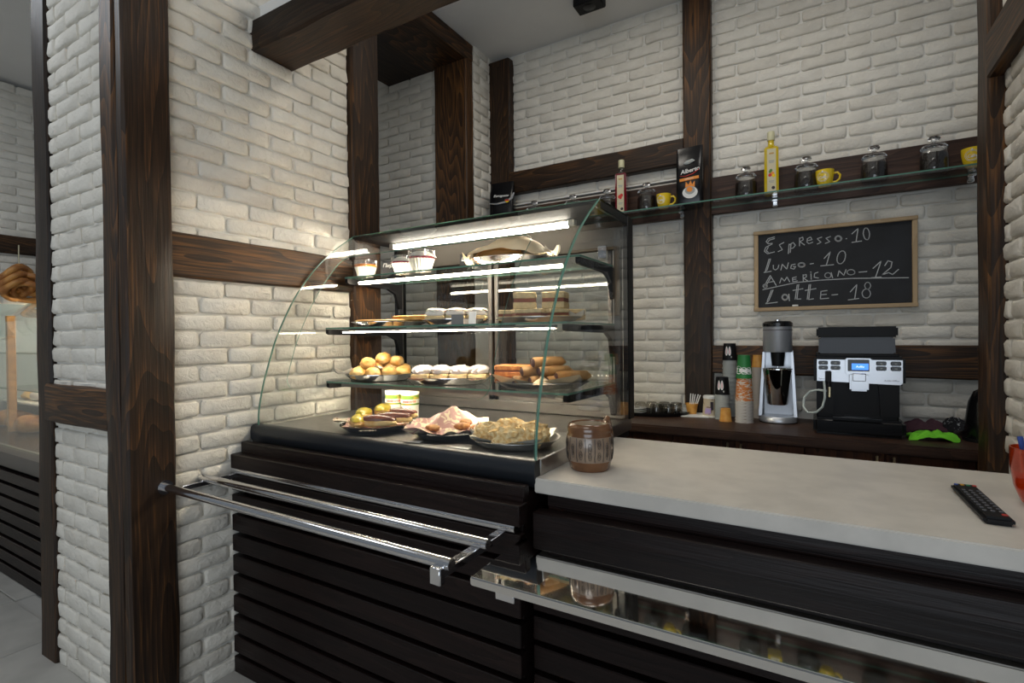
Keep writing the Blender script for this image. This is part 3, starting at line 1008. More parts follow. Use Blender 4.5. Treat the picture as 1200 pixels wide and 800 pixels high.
# tray with eclairs
dish('serving_tray', 'black oval tray of yellow and chocolate eclairs at the left of the case floor', -1.515, 1.495, ZD, 0.145, 0.135, 'gloss', 0.024, 0.7)
paper('tray_liner', 'pink patterned paper under the yellow eclairs', -1.52, 1.50, ZD + 0.012, 0.125, 0.115, 'pinkpaper', 0.75, 0.006, 1, 0.022)
paper('tray_liner', 'cream scroll-print paper corner hanging over the eclair tray', -1.455, 1.395, ZD + 0.020, 0.032, 0.03, 'creampaper', 0.5, 0.006, 2, 0.0)
paper('tray_liner', 'cream scroll-print paper tip sticking out left of the yellow eclairs', -1.66, 1.475, ZD + 0.026, 0.06, 0.035, 'creampaper', 0.75, 0.006, 3, 0.01)


def eclair(mat, label, x, y, z, rz, s=1.28):
    t = thing('eclair', label, 'eclair', (x, y, z), rz, 'eclairs on the black oval tray')
    m = MB().ball((0, 0, 0.017 * s), (0.062 * s, 0.026 * s, 0.017 * s), 3, 0.12, 3, int(x * 1000), zmin=-0.012)
    obj('choux_shell', m, M['bun'], t)
    m = MB()
    m.ball((0, 0, 0.026 * s), (0.058 * s, 0.024 * s, 0.014 * s), 3, 0.14, 2.5, int(x * 977) + 3, zmin=-0.005)
    obj('glaze', m, M[mat], t)
    return t


eclair('yglaze', 'yellow glazed eclair at the front left of the black tray', -1.535, 1.415, ZD + 0.02, 2.35)
eclair('yglaze', 'yellow glazed eclair propped up in the middle of the trio', -1.570, 1.475, ZD + 0.036, 2.2)
eclair('yglaze', 'yellow glazed eclair at the back of the trio, highest', -1.535, 1.545, ZD + 0.046, 2.2)
eclair('choc', 'chocolate glazed eclair behind, beside the white pots', -1.465, 1.575, ZD + 0.03, 0.2)
eclair('choc', 'chocolate eclair with white drizzle in the middle right of the black tray', -1.445, 1.505, ZD + 0.024, 0.5)
eclair('choc', 'dark chocolate eclair at the front edge of the black tray', -1.46, 1.435, ZD + 0.02, 0.55)
for k, (x, y) in enumerate(((-1.688, 1.775), (-1.602, 1.785))):
    t = thing('dessert_pot', ('left', 'right')[k] + ' one of two white pots with green label behind the eclairs', 'pot', (x, y, ZD), 0.6, 'white pots at the back of the case floor')
    obj('pot', MB().lathe([(0, 0), (0.037, 0), (0.039, 0.004), (0.041, 0.06), (0.041, 0.112), (0, 0.112)], 24), M['milkpot'], t)
    obj('lid', MB().lathe([(0, 0.111), (0.043, 0.111), (0.043, 0.121), (0.04, 0.123), (0, 0.123)], 24), M['white'], t)
    lb = obj('label', MB().lathe([(0.0413, 0.062), (0.0416, 0.062), (0.0416, 0.106), (0.0413, 0.106)], 24), M['potlabel'], t)
    obj('lettering_band', MB().lathe([(0.0417, 0.070), (0.0419, 0.070), (0.0419, 0.088), (0.0417, 0.088)], 24), M['milkpot'], lb)
    w = T['pot'] if k == 0 else T['pot'].copy()
    if k == 0: wrap(w, lambda z: 0.0421, 0.079, -PI / 2)
    else: w = T['pot']
    put('lettering', w, lb)

# tray with pink paper
dish('serving_tray', 'black round tray with crumpled pink patterned paper, middle of the case floor', -1.175, 1.53, ZD, 0.145, 0.135, 'gloss', 0.022, 0.5)
paper('tray_liner', 'crumpled pink patterned paper peaking over the middle tray', -1.185, 1.525, ZD + 0.012, 0.145, 0.12, 'pinkpaper', 0.5, 0.03, 5, 0.03, 16, peak=(0.05, 0.7, 0.085, 0.75))
paper('tray_liner', 'pale pink paper corner pointing right from the middle tray', -1.045, 1.60, ZD + 0.02, 0.05, 0.03, 'pinkpaper', 0.5, 0.006, 6, 0.03)
for k, (x, y, z) in enumerate(((-1.22, 1.48, 0.034), (-1.135, 1.545, 0.036), (-1.08, 1.555, 0.034), (-1.145, 1.585, 0.044))):
    tag(obj('jam_biscuit', MB().ball((0, 0, 0), (0.032, 0.022, 0.014), 2, 0.25, 4, k + 40), M['tart'], None, (x, y, ZD + z), k * 0.9),
        'small brown jam biscuit on the pink paper, ' + ('at the front left', 'in the middle', 'at the right end', 'under the paper peak')[k], 'biscuit', 'biscuits on the pink paper')

# tray with crumb pastries
dish('serving_tray', 'steel-rimmed round tray of crumb pastries beside the barrel mug', -0.885, 1.51, ZD, 0.155, 0.145, 'steel', 0.026, 0.3)
paper('tray_liner', 'pale paper folded under the crumb pastries', -0.885, 1.505, ZD + 0.014, 0.12, 0.11, 'palepaper', 0.2, 0.006, 7, 0.03)
paper('tray_liner', 'pale paper flap at the left of the crumb pastries', -1.02, 1.50, ZD + 0.02, 0.03, 0.045, 'palepaper', 0.3, 0.02, 8, 0.03)
paper('tray_liner', 'pale paper corner in front of the crumb pastries', -0.865, 1.393, ZD + 0.026, 0.03, 0.03, 'palepaper', 0.78, 0.006, 9, 0.006)
for k, (x, y, z, r, L) in enumerate(((-0.955, 1.465, 0.040, 0.5, 0.07), (-0.862, 1.435, 0.040, 0.3, 0.07), (-0.935, 1.555, 0.042, 0.9, 0.068), (-0.835, 1.53, 0.042, 0.2, 0.072), (-0.79, 1.475, 0.04, 1.2, 0.055))):
    m = MB().ball((0, 0, 0), (L * .88, 0.046, 0.036), 3, 0.42, 4.2, k + 11)
    tag(obj('crumb_pastry', m, M['crumb'], None, (x, y, ZD + z), r), 'crumb-coated cream pastry on the steel-rimmed tray, ' +
        ('front left', 'front middle, nearest the glass', 'back left', 'back right', 'right end, by the mug')[k], 'pastry', 'crumb pastries beside the mug')
for k, (x, y, r) in enumerate(((-1.225, 1.365, 0.4), (-1.015, 1.36, 0.2))):
    tag(obj('price_card', MB().box((0, 0, 0.001), (0.075, 0.045, 0.0012)), M['white'], None, (x, y, ZD), r, smooth=0),
        'blank white price card flat on the case floor, ' + ('in front of the pink paper tray', 'in front of the crumb pastries')[k], 'price card')

# ---- lower shelf
dish('serving_tray', 'polished steel tray of cream puffs on the lower shelf', -1.80, 1.80, ZL, 0.165, 0.135, 'chrome', 0.03, 0.75)
puffs = [(-.10, -.06, 0, 'at the left end of the front row'), (-.03, -.085, 0, 'low in the front row, second from left'), (.04, -.08, .004, 'in the front row, third from left'), (.105, -.045, .002, 'at the right end of the front row'), (-.095, .03, .0, 'at the back left, low'), (-.02, .0, .02, 'in the middle layer, left'), (.05, .01, .018, 'in the middle layer, centre'),
         (.11, .04, .008, 'at the back right'), (-.055, -.035, .043, 'on the upper layer, left'), (.015, -.01, .066, 'topmost of the heap'), (.075, .0, .050, 'on the upper layer, right'), (.02, .075, .02, 'at the very back of the heap')]
ca, sa_ = math.cos(0.75), math.sin(0.75)
pm = None
for k, (u, v, z, w) in enumerate(puffs):
    o = obj('cream_puff', MB().ball((0, 0, 0), (0.036, 0.036, 0.029), 3, 0.16, 2.5, k + 60), M['bun'], None, (-1.80 + u * ca - v * sa_, 1.80 + u * sa_ + v * ca, ZL + 0.038 + z), k)
    tag(o, 'round golden cream puff ' + w, 'cream puff', 'cream puffs on the lower shelf')
paper('tray_liner', 'small white paper tucked between the cream puffs', -1.745, 1.765, ZL + 0.05, 0.04, 0.035, 'palepaper', 0.7, 0.02, 10, 0.02)
paper('tray_liner', 'white paper tip curling out left of the cream puff tray', -1.94, 1.70, ZL + 0.03, 0.04, 0.018, 'palepaper', 0.85, 0.004, 11, 0.03)
dish('serving_tray', 'polished steel tray of white cream cakes on the lower shelf', -1.375, 1.80, ZL, 0.18, 0.125, 'chrome', 0.028, 0.45)
paper('tray_liner', 'pink scroll-print paper under the white cream cakes', -1.38, 1.80, ZL + 0.012, 0.165, 0.11, 'pinkpaper', 0.45, 0.004, 12, 0.02)
for k in range(4):
    u = -0.125 + 0.082 * k
    t = thing('cream_cake', 'white cream-topped cake slice on the lower shelf, ' + ('leftmost of four', 'second from left of four', 'third from left of four', 'rightmost of four')[k], 'cake',
              (-1.375 + u * math.cos(.45) + 0.01, 1.785 + u * math.sin(.45), ZL + 0.022), 0.45, 'white cream cakes on the lower shelf')
    obj('sponge', MB().box((0, 0, 0.012), (0.076, 0.12, 0.022), 0, 0.004), M['sponge'], t)
    obj('cream_topping', MB().ball((0, 0, 0.036), (0.045, 0.066, 0.024), 3, 0.22, 4.5, k + 80, zmin=-0.014), M['pinkcream'], t)
dish('serving_tray', 'steel tray of honey cake and rolled crepes on the lower shelf', -0.935, 1.80, ZL, 0.19, 0.13, 'steel', 0.024, 0.25)
paper('tray_liner', 'brown parchment under the rolled crepes', -0.935, 1.80, ZL + 0.010, 0.17, 0.115, 'parch', 0.25, 0.004, 13, 0.05)
paper('tray_liner', 'parchment corner folded up in front of the rolled crepes', -0.875, 1.70, ZL + 0.022, 0.04, 0.03, 'parch', 0.7, 0.006, 14, 0.0, peak=(0, 0.4, 0.03, 1.0))
t = thing('honey_cake', 'brown layered honey cake slab beside the rolled crepes', 'cake', (-1.03, 1.765, ZL + 0.018), 0.2)
for k in range(3):
    obj('cake_layer', MB().box((0, 0, 0.012 + k * 0.0245), (0.145, 0.10, 0.021), 0, 0.004), M['honeycake'], t)
for k in range(2):
    obj('filling_layer', MB().box((0, 0, 0.0245 + k * 0.0245), (0.140, 0.096, 0.006)), M['filling'], t)
cr = [(-0.955, 1.735, .016, 'bottom row, leftmost'), (-0.895, 1.755, .016, 'bottom row, middle'), (-0.835, 1.775, .016, 'bottom row, rightmost'), (-0.925, 1.75, .052, 'second row, left'), (-0.865, 1.77, .052, 'second row, right'), (-0.89, 1.765, .087, 'third row'), (-0.80, 1.79, .034, 'far right, leaning')]
for k, (x, y, z, w) in enumerate(cr):
    t = thing('rolled_crepe', 'rolled brown crepe with dark filling, ' + w, 'crepe', (x, y + 0.01, ZL + 0.014 + z), 0.92 + 0.06 * (k % 3), 'rolled crepes on the lower shelf')
    t.scale = (1.15, 1.2, 1.2)
    m = MB()
    m.tube([(-0.062, 0, 0), (-0.05, 0, 0.001), (0.0, 0, 0.002), (0.05, 0, 0.001), (0.068, 0, -0.001)], [0.0155, 0.0165, 0.017, 0.016, 0.006], 14, caps=False)
    obj('crepe', m, M['crepe'], t)
    obj('berry_filling', MB().ball((-0.058, 0, 0), (0.008, 0.0145, 0.0145), 2, 0.2, 4, k), M['poppy'], t)

# ---- middle shelf
dish('baking_dish', 'dark flat baking dish with an open tart on the middle shelf', -1.735, 1.80, ZM, 0.175, 0.135, 'chrome', 0.02, 0.75, cat='dish')
t = thing('open_tart', 'flat red-brown open tart at the left of the middle shelf', 'tart', (-1.735, 1.80, ZM + 0.012), 0.75)
obj('crust', MB().lathe([(0, 0), (0.145, 0), (0.155, 0.016), (0.145, 0.02), (0.135, 0.012), (0, 0.012)], 32, sy=0.78, flute=16, famp=0.02), M['bun'], t)
obj('fruit_filling', MB().lathe([(0, 0.0165), (0.06, 0.0165), (0.138, 0.0135), (0.138, 0.010), (0, 0.010)], 32, sy=0.78), M['tart'], t)
t = clone(t, (-1.60, 1.90, ZM + 0.03), 0.75, 'second brown tart half hidden behind the first on the middle shelf')
dish('serving_tray', 'steel tray of white cream slices on the middle shelf', -1.345, 1.80, ZM, 0.15, 0.12, 'chrome', 0.022, 0.5)
for k in range(3):
    u = -0.088 + k * 0.088
    t = thing('cream_slice', 'tall white cream slice on the middle shelf, ' + ('left one of three', 'middle one of three', 'right one of three')[k], 'cake', (-1.335 + u * .88, 1.79 + u * .48, ZM + 0.018), 0.5, 'white cream slices on the middle shelf')
    obj('sponge', MB().box((0, 0, 0.011), (0.084, 0.10, 0.022), 0, 0.004), M['sponge'], t)
    obj('cream_layer', MB().box((0, 0, 0.031), (0.082, 0.098, 0.018), 0, 0.005, 2), M['cream'], t)
    obj('cream_top', MB().ball((0, 0, 0.044), (0.044, 0.052, 0.012), 3, 0.2, 3, k + 30), M['cream'], t)
tag(obj('price_tag', MB().box((0, 0, 0.02), (0.05, 0.002, 0.04)), M['alu'], None, (-1.265, 1.70, ZM), 0.4, smooth=0), 'small grey price tag standing before the white cream slices', 'price tag')
tag(obj('paper_band', MB().box((0, 0, 0.026), (0.03, 0.003, 0.055), 0, 0.001, rot=Matrix.Rotation(-0.35, 3, 'X')), M['white'], None, (-1.215, 1.735, ZM), 0.4, smooth=0), 'white paper strip leaning on the right cream slice', 'paper')
dish('serving_tray', 'steel plate of layered cake squares on the middle shelf', -0.945, 1.80, ZM, 0.17, 0.125, 'steel', 0.02, 0.3)
paper('tray_liner', 'pale paper corner sticking out right of the layered cake squares', -0.80, 1.84, ZM + 0.02, 0.035, 0.02, 'palepaper', 0.3, 0.004, 15, 0.03)
paper('tray_liner', 'white paper corner hanging in front of the layered cake squares', -0.915, 1.685, ZM + 0.006, 0.024, 0.022, 'palepaper', 0.7, 0.003, 16, 0.01)
sq = [(-0.195 + .14, -.05, 0, 'bottom row, left'), (-.0, -.06, 0, 'bottom row, centre'), (.075, -.04, 0, 'bottom row, right'), (-.115, -.01, 0, 'bottom row, far left'), (-.05, -.01, .044, 'on top, left'), (.07, .0, .044, 'on top, right'), (.135, .03, 0, 'bottom row, far right')]
for k, (u, v, z, w) in enumerate(sq):
    t = thing('cake_square', 'sponge cake square with a brown middle layer, ' + w, 'cake', (-0.945 + u * .95 - v * .3, 1.80 + u * .3 + v * .95, ZM + 0.010 + z), 0.3 + (0.5, -0.2, 0.6, 0.1, 0.15, -0.1, 0.4)[k], 'layered cake squares on the middle shelf')
    h, w2 = (1.0, 0.078) if z == 0 else (1.55, 0.088)
    obj('sponge', MB().box((0, 0, 0.0085 * h), (w2, w2, 0.017 * h), 0, 0.003), M['sponge'], t)
    obj('filling_layer', MB().box((0, 0, 0.0215 * h), (w2 - 0.003, w2 - 0.003, 0.009 * h)), M['filling'], t)
    obj('sponge', MB().box((0, 0, 0.034 * h), (w2, w2, 0.016 * h), 0, 0.003), M['sponge'], t)

# ---- upper shelf
for k, (x, y, fill, w, s) in enumerate(((-1.955, 1.862, 'jelly', 'orange jelly dessert in a clear fluted tub, leftmost on the upper shelf', 1.0), (-1.715, 1.875, 'berry', 'cream dessert with dark berry line in a fluted tub, second from left', 1.0), (-1.575, 1.845, 'berry', 'tallest cream dessert with red berry layer in a fluted tub', 1.12))):
    t = thing('tub_dessert', w, 'dessert', (x, y, ZT), 0.2 * k, 'tub desserts on the upper shelf')
    t.scale = (s, s, s)
    obj('cup', MB().lathe([(0, 0.001), (0.036, 0.001), (0.052, 0.052), (0.053, 0.054), (0, 0.05)], 48, flute=24, famp=0.035), M['offwhite'], t)
    obj('jelly_layer', MB().lathe([(0, 0.05), (0.0525, 0.052), (0.053, 0.062 if k else 0.066), (0, 0.068)], 32), M[fill], t)
    if k: obj('cream_layer', MB().ball((0, 0, 0.066), (0.048, 0.048, 0.022), 3, 0.12, 3, k, zmin=-0.006), M['cream'], t)
    obj('lid', MB().lathe([(0.060, 0.056), (0.060, 0.060), (0.056, 0.062), (0.053, 0.088), (0.045, 0.093), (0, 0.094)], 48, flute=24, famp=0.04), M['clearplastic'], t)
for k, (x, y, a, b) in enumerate(((-1.83, 1.93, 'tag1', 'tag1b'), (-1.385, 1.98, 'tag2', 'tag2b'))):
    t = thing('price_tag', ('black price tag with white writing between the orange and cream desserts', 'black price tag with white writing left of the parchment tray')[k], 'price tag', (x, y, ZT), 0.55)
    obj('card', MB().box((0, 0, 0.042), (0.115, 0.004, 0.084), 0, 0.001), M['board'], t, smooth=0)
    put('lettering', T[a], t, (-0.006, -0.0035, 0.060), rot=(PI / 2, 0, 0))
    put('lettering', T[b], t, (0.012, -0.0035, 0.025), rot=(PI / 2, 0, 0))
dish('serving_tray', 'steel tray lined with baking parchment on the upper shelf', -1.135, 1.915, ZT, 0.185, 0.13, 'chrome', 0.03, 0.35)
paper('tray_liner', 'tan baking parchment wrapped over the upper tray', -1.115, 1.90, ZT + 0.030, 0.17, 0.12, 'parch', 0.35, 0.02, 21, -0.006, 14, peak=[(-0.25, -0.3, 0.075, 1.1), (0.45, -0.1, 0.055, 0.9)])
paper('tray_liner', 'tan parchment flap folded over the left end of the upper tray', -1.30, 1.85, ZT + 0.01, 0.025, 0.05, 'parch', 0.35, 0.02, 22, 0.05)
paper('tray_liner', 'parchment tip standing up at the right end of the upper tray', -0.945, 1.935, ZT + 0.03, 0.03, 0.025, 'palepaper', 0.35, 0.02, 23, 0.04)
t = thing('open_tart', 'orange-brown tart lying under the parchment on the upper shelf', 'tart', (-1.21, 1.93, ZT + 0.034), 0.35)
obj('crust', MB().lathe([(0, 0), (0.10, 0), (0.112, 0.03), (0.10, 0.05), (0.09, 0.046), (0, 0.046)], 28, sy=0.8), M['caramel'], t)

# ------------------------------------------------------------------ things on the service counter
mg = thing('barrel_mug', 'brown glazed ceramic mug shaped like a wooden barrel on the stone worktop', 'mug', (-0.607, 1.49, 0.941), 0.2)
mg.scale = (1.1, 1.1, 1.0)
mprof = [(0, 0.0), (0.052, 0.0), (0.056, 0.005), (0.060, 0.026), (0.062, 0.030), (0.0655, 0.055), (0.066, 0.075), (0.064, 0.105), (0.061, 0.112), (0.0615, 0.118), (0.062, 0.128), (0.058, 0.139), (0.053, 0.142)]
m = MB().lathe(mprof + [(0.049, 0.137), (0.048, 0.05), (0, 0.045)], 40)
for f in m.b.faces:
    zc = f.calc_center_median().z
    rc = math.hypot(*f.calc_center_median().xy)
    f.material_index = 2 if (zc > 0.04 and rc < 0.0505) else (1 if 0.03 < zc < 0.108 else 0)
obj('body', m, [M['mugtop'], M['mugbody'], M['mugin']], mg, smooth=50)


def mugr(z):
    for (r0, z0), (r1, z1) in zip(mprof[1:], mprof[2:]):
        if z0 <= z <= z1: return r0 + (r1 - r0) * (z - z0) / (z1 - z0)
    return 0.06


gm = MB()
rnd = random.Random(5)
for i in range(16):
    a = i / 16 * 2 * PI
    pts = [(a + rnd.uniform(-.015, .015), 0.033 + 0.07 * j / 6) for j in range(7)]
    gm.tube([((mugr(z) + .0002) * math.cos(b), (mugr(z) + .0002) * math.sin(b), z) for b, z in pts], 0.0010, 5)
    for zc in (rnd.uniform(.045, .06), rnd.uniform(.072, .092)):
        w, h = 0.07, rnd.uniform(.010, .018)
        for s in (1, 0.45):
            gm.tube([((mugr(zc + h * s * math.sin(q)) + .0002) * math.cos(a + .196 + w * s * math.cos(q)), (mugr(zc + h * s * math.sin(q)) + .0002) * math.sin(a + .196 + w * s * math.cos(q)), zc + h * s * math.sin(q)) for q in [2 * PI * k / 9 for k in range(9)]], 0.0007, 4, closed=True)
obj('carved_grain', gm, M['groove'], mg)
obj('handle', MB().tube([(0.055, 0, 0.03), (0.075, 0, 0.035), (0.092, 0, 0.06), (0.094, 0, 0.09), (0.084, 0, 0.125), (0.078, 0, 0.143), (0.062, 0, 0.13)], [0.009, 0.009, 0.0085, 0.0085, 0.009, 0.011, 0.008], 10), M['mugtop'], mg, rz=1.05)

rc = thing('remote_control', 'black remote control with coloured buttons lying on the stone worktop', 'remote control', (0.326, 1.59, 0.941), 0.0)
rc.rotation_euler = (0, 0, 0.02)
m = MB().box((0, 0, 0.009), (0.052, 0.285, 0.018), 0, 0.006, 2)
obj('body', m, M['black'], rc, smooth=50)
bt = MB().box((0, 0, 0), (0.0075, 0.0065, 0.003), 0, 0.001)
bme = bt.mesh('button', M['btn5'], 30)
for j in range(9):
    for i in range(3):
        put('button', bme, rc, (-0.014 + 0.014 * i, -0.095 + 0.021 * j, 0.0185))
for i in range(4):
    o = obj('button', MB().box((0, 0, 0), (0.008, 0.009, 0.003), 0, 0.001), M['btn%d' % (i + 1)], rc, (-0.018 + 0.012 * i, 0.125, 0.0185))
    o['label'] = ('blue', 'amber', 'green', 'red')[i] + ' button'
o = obj('button', MB().box((0, 0, 0), (0.010, 0.009, 0.003), 0, 0.001), M['btn4'], rc, (0.014, -0.118, 0.0185)); o['label'] = 'red power button'

vs = thing('orange_vase', 'orange-red glass tumbler of stirring sticks at the right end of the worktop', 'vase', (0.447, 1.66, 0.941))
obj('glass', MB().lathe([(0, 0), (0.026, 0), (0.034, 0.01), (0.046, 0.045), (0.052, 0.09), (0.053, 0.135), (0.0505, 0.135), (0.0495, 0.09), (0.043, 0.045), (0.030, 0.014), (0, 0.012)], 32), M['orangeglass'], vs, smooth=60)
for k in range(6):
    a = PI + 0.9 + k * 1.05
    top = Vector((0.034 * math.cos(a), 0.034 * math.sin(a), 0.150 + 0.012 * math.sin(k * 1.7)))
    tag(obj('sugar_stick', MB().cyl((0.013 * math.cos(a + .5), 0.013 * math.sin(a + .5), 0.014), top, 0.0055, n=6), M[('red', 'white', 'lilac', 'pink', 'orangeink', 'btn1')[k]], None, (0.447, 1.66, 0.941)),
        ('red', 'white', 'lilac', 'pink', 'orange', 'dark blue')[k] + ' paper sugar stick standing in the orange glass', 'sugar stick', 'sugar sticks in the orange glass')

# ------------------------------------------------------------------ things on the back counter
ZB = 0.8855
TO = (-0.80, 3.02)
m = MB().lathe([(0, 0), (0.9, 0), (1.0, 0.018), (1.0, 0.022), (0.96, 0.02), (0.88, 0.004), (0, 0.004)], 40)
for v in m.b.verts: v.co.x *= 0.205; v.co.y *= 0.115
tag(obj('serving_tray', m, M['gloss'], None, (-0.83, 3.02, ZB), 0.25), 'black oval tray of upturned tumblers on the back counter beside the case', 'tray')
tm2 = MB().lathe([(0.036, 0), (0.036, 0.002), (0.034, 0.045), (0.030, 0.062), (0.025, 0.066), (0, 0.067)], 20).mesh('tumbler', M['smokeglass'])
for k, (x, y) in enumerate(((-0.80, 2.975), (-0.735, 2.99), (-0.845, 3.04), (-0.775, 3.06), (-0.71, 3.07), (-0.90, 3.00))):
    tag(put('tumbler', tm2, None, (x, y, ZB + 0.006)), 'smoky glass tumbler turned upside down on the black tray, ' + ('front row', 'front row, right end', 'back row, left', 'back row, middle', 'back row, right end', 'far left, half behind plates')[k], 'tumbler', 'tumblers on the black tray')
for k in range(3):
    tag(obj('saucer', MB().lathe([(0, 0), (0.035, 0), (0.068, 0.010), (0.068, 0.013), (0.034, 0.004), (0, 0.004)], 28), M['white'], None, (-0.93, 2.985, ZB + 0.007 + 0.011 * k)),
        'white saucer in the stack at the left of the black tray, ' + ('lowest', 'middle', 'topmost')[k], 'saucer', 'white saucers on the black tray')
tag(obj('silver_cloth', MB().ball((0, 0, 0.02), (0.05, 0.06, 0.03), 3, 0.4, 3, 3, zmin=-0.018), M['greycup'], None, (-0.665, 3.14, ZB), 0.4), 'grey crumpled cloth at the right end of the black tray', 'cloth')
tag(obj('napkin', MB().box((0, 0, 0.004), (0.15, 0.15, 0.008), 0, 0.002), M['white'], None, (-0.605, 3.08, ZB), 0.15), 'white folded paper napkins under the orange stick cup', 'napkin')


def cup_mb(rb, rt, h, inverted=False, lip=True):
    p = [(0, 0), (rb, 0), (rb, 0.002)] + [(rb + (rt - rb) * t, h * t) for t in (0.25, 0.5, 0.75, 1.0)]
    if lip: p += [(rt + 0.002, h), (rt + 0.002, h + 0.003), (rt - 0.001, h + 0.003)]
    p += [(rt - 0.002, h - 0.002), (rb - 0.001, 0.004), (0, 0.004)]
    if inverted:
        p = [(r, h + 0.003 - z) for r, z in p]
    return MB().lathe(p, 24)


sc = thing('paper_cup', 'small orange paper cup holding white stirrers on the napkins', 'cup', (-0.628, 3.10, ZB + 0.008))
obj('cup', cup_mb(0.026, 0.034, 0.056), M['orange'], sc)
for k in range(5):
    tag(obj('stirrer', MB().box((0, 0, 0.055), (0.006, 0.002, 0.11), 0, 0.0005), M['white'], None, (-0.640 + 0.006 * k, 3.098 + 0.004 * (k % 2), ZB + 0.014), rot=(0.05 * (k % 3 - 1), 0.06 + 0.07 * k, 0)),
        'white plastic stirrer in the small orange cup, ' + ('leftmost', 'second from left', 'middle one', 'second from right', 'rightmost')[k], 'stirrer', 'stirrers in the orange cup')
lc = thing('paper_cup', 'beige printed paper cup with a white lid standing upside down', 'cup', (-0.522, 3.07, ZB))
obj('cup', cup_mb(0.034, 0.041, 0.105, True, False), M['latte'], lc)
obj('rim', MB().lathe([(0.0, 0.001), (0.044, 0.001), (0.045, 0.006), (0.043, 0.012), (0, 0.012)], 24), M['offwhite'], lc)
obj('lid', MB().lathe([(0, 0.105), (0.037, 0.105), (0.037, 0.118), (0.034, 0.121), (0, 0.121)], 24), M['white'], lc)
lm = MB()
for k in range(9):
    a = -PI / 2 - 0.5 + 0.09 * k
    r = 0.0405
    lm.box((r * math.cos(a), r * math.sin(a), 0.030 + 0.012 * abs(math.sin(k * 1.3))), (0.004, 0.0015, 0.02 + 0.012 * abs(math.sin(k))), rot=Matrix.Rotation(a + PI / 2, 3, 'Z'))
obj('lilac_print', lm, M['lilac'], lc)
lm = MB()
a = -PI / 2 + 0.42
lm.box((0.0385 * math.cos(a), 0.0385 * math.sin(a), 0.066), (0.016, 0.0015, 0.046), rot=Matrix.Rotation(a + PI / 2, 3, 'Z'))
obj('dark_print', lm, M['darkink'], lc)


def stack(x, y, specs, rot=0.0):
    """cups nested upside down; specs: (material, label, count, step, rb, rt, h) from the bottom up"""
    z = ZB
    for mat, labels, step, rb, rt, h, group, deco in specs:
        me = cup_mb(rb, rt, h, True).mesh('paper_cup', M[mat])
        for i, lab in enumerate(labels):
            t = tag(put('paper_cup', me, None, (x, y, z), rot), lab, 'cup', group)
            if deco: deco(t)
            z += step
        z += 0.0
    return z


def bunny(t):
    """white ears with pink insides on the black cup"""
    rb, rt, h = 0.032, 0.0385, 0.092
    def r(z): return rt - (rt - rb) * z / h + 0.0006
    for mat, w, hh, dz in (('white', 0.0075, 0.026, 0), ('pink', 0.004, 0.020, 0)):
        m = MB()
        for a0 in (-PI / 2 - 0.35, -PI / 2 + 0.12):
            vs = []
            for k in range(14):
                q = 2 * PI * k / 14
                z = 0.052 + hh * math.sin(q)
                a = a0 + w * math.cos(q) / r(z) * (1 - 0.3 * math.sin(q))
                e = 0.0006 if mat == 'pink' else 0.0
                vs.append(m.b.verts.new(((r(z) + e) * math.cos(a), (r(z) + e) * math.sin(a), z)))
            m.b.faces.new(vs)
        obj('ear_print', m, M[mat], t, smooth=0)
    m = MB()
    for a in (-PI / 2 + 0.35,):
        m.ball(((r(0.02)) * math.cos(a), r(0.02) * math.sin(a), 0.018), (0.004, 0.003, 0.006), 2)
    obj('eye_print', m, M['greycup'], t)


def green_text(t):
    put('lettering', wrap(T['green'], lambda z: 0.039 - 0.0085 * z / 0.118, 0.045, -PI / 2 + 0.05, 0.0015), t)


def lab(fmt, n):
    return ['%s, %s' % (fmt, 'lowest' if i == 0 else ('topmost' if i == n - 1 else '%s from the bottom' % ORD[i])) for i in range(n)]


ORD = ['first', 'second', 'third', 'fourth', 'fifth', 'sixth', 'seventh', 'eighth', 'ninth', 'tenth', 'eleventh', 'twelfth', 'thirteenth', 'fourteenth', 'fifteenth', 'sixteenth', 'seventeenth', 'eighteenth', 'nineteenth', 'twentieth', 'twenty-first', 'twenty-second']
stack(-0.430, 3.165, [('greycup', lab('grey cup in the tall stack at the back', 13), 0.0245, 0.032, 0.0385, 0.092, 'grey cups in the tall back stack', None),
                     ('black', ['black upturned cup with bunny ears on top of the tall back stack'], 0.02, 0.032, 0.0385, 0.092, None, bunny)])
stack(-0.452, 3.035, [('greycup', lab('grey cup in the short front stack', 6), 0.0225, 0.032, 0.0385, 0.092, 'grey cups in the short front stack', None),
                     ('black', ['black upturned cup with bunny ears on the short front stack'], 0.02, 0.032, 0.0385, 0.092, None, bunny)])
stack(-0.424, 2.955, [('orange', ['small orange paper cup upside down in front of the grey stack'], 0.02, 0.024, 0.031, 0.066, None, None)])
stack(-0.333, 2.965, [('palecup', lab('pale printed cup under the green cup', 7), 0.0165, 0.036, 0.0435, 0.118, 'pale cups under the green cup', None),
                     ('brickcup', ['orange and white block-print cup below the green cup'], 0.118, 0.036, 0.0435, 0.118, None, None),
                     ('green', ['green upturned paper cup with white lettering on top'], 0.02, 0.0305, 0.039, 0.118, None, green_text)])
stack(-0.285, 3.165, [('kraft', lab('kraft cup in the thin tall stack beside the drink mixer', 19), 0.0148, 0.025, 0.0315, 0.064, 'kraft cups beside the drink mixer', None),
                     ('orange', ['orange paper cup on top of the thin kraft stack'], 0.02, 0.025, 0.0315, 0.064, None, None)])

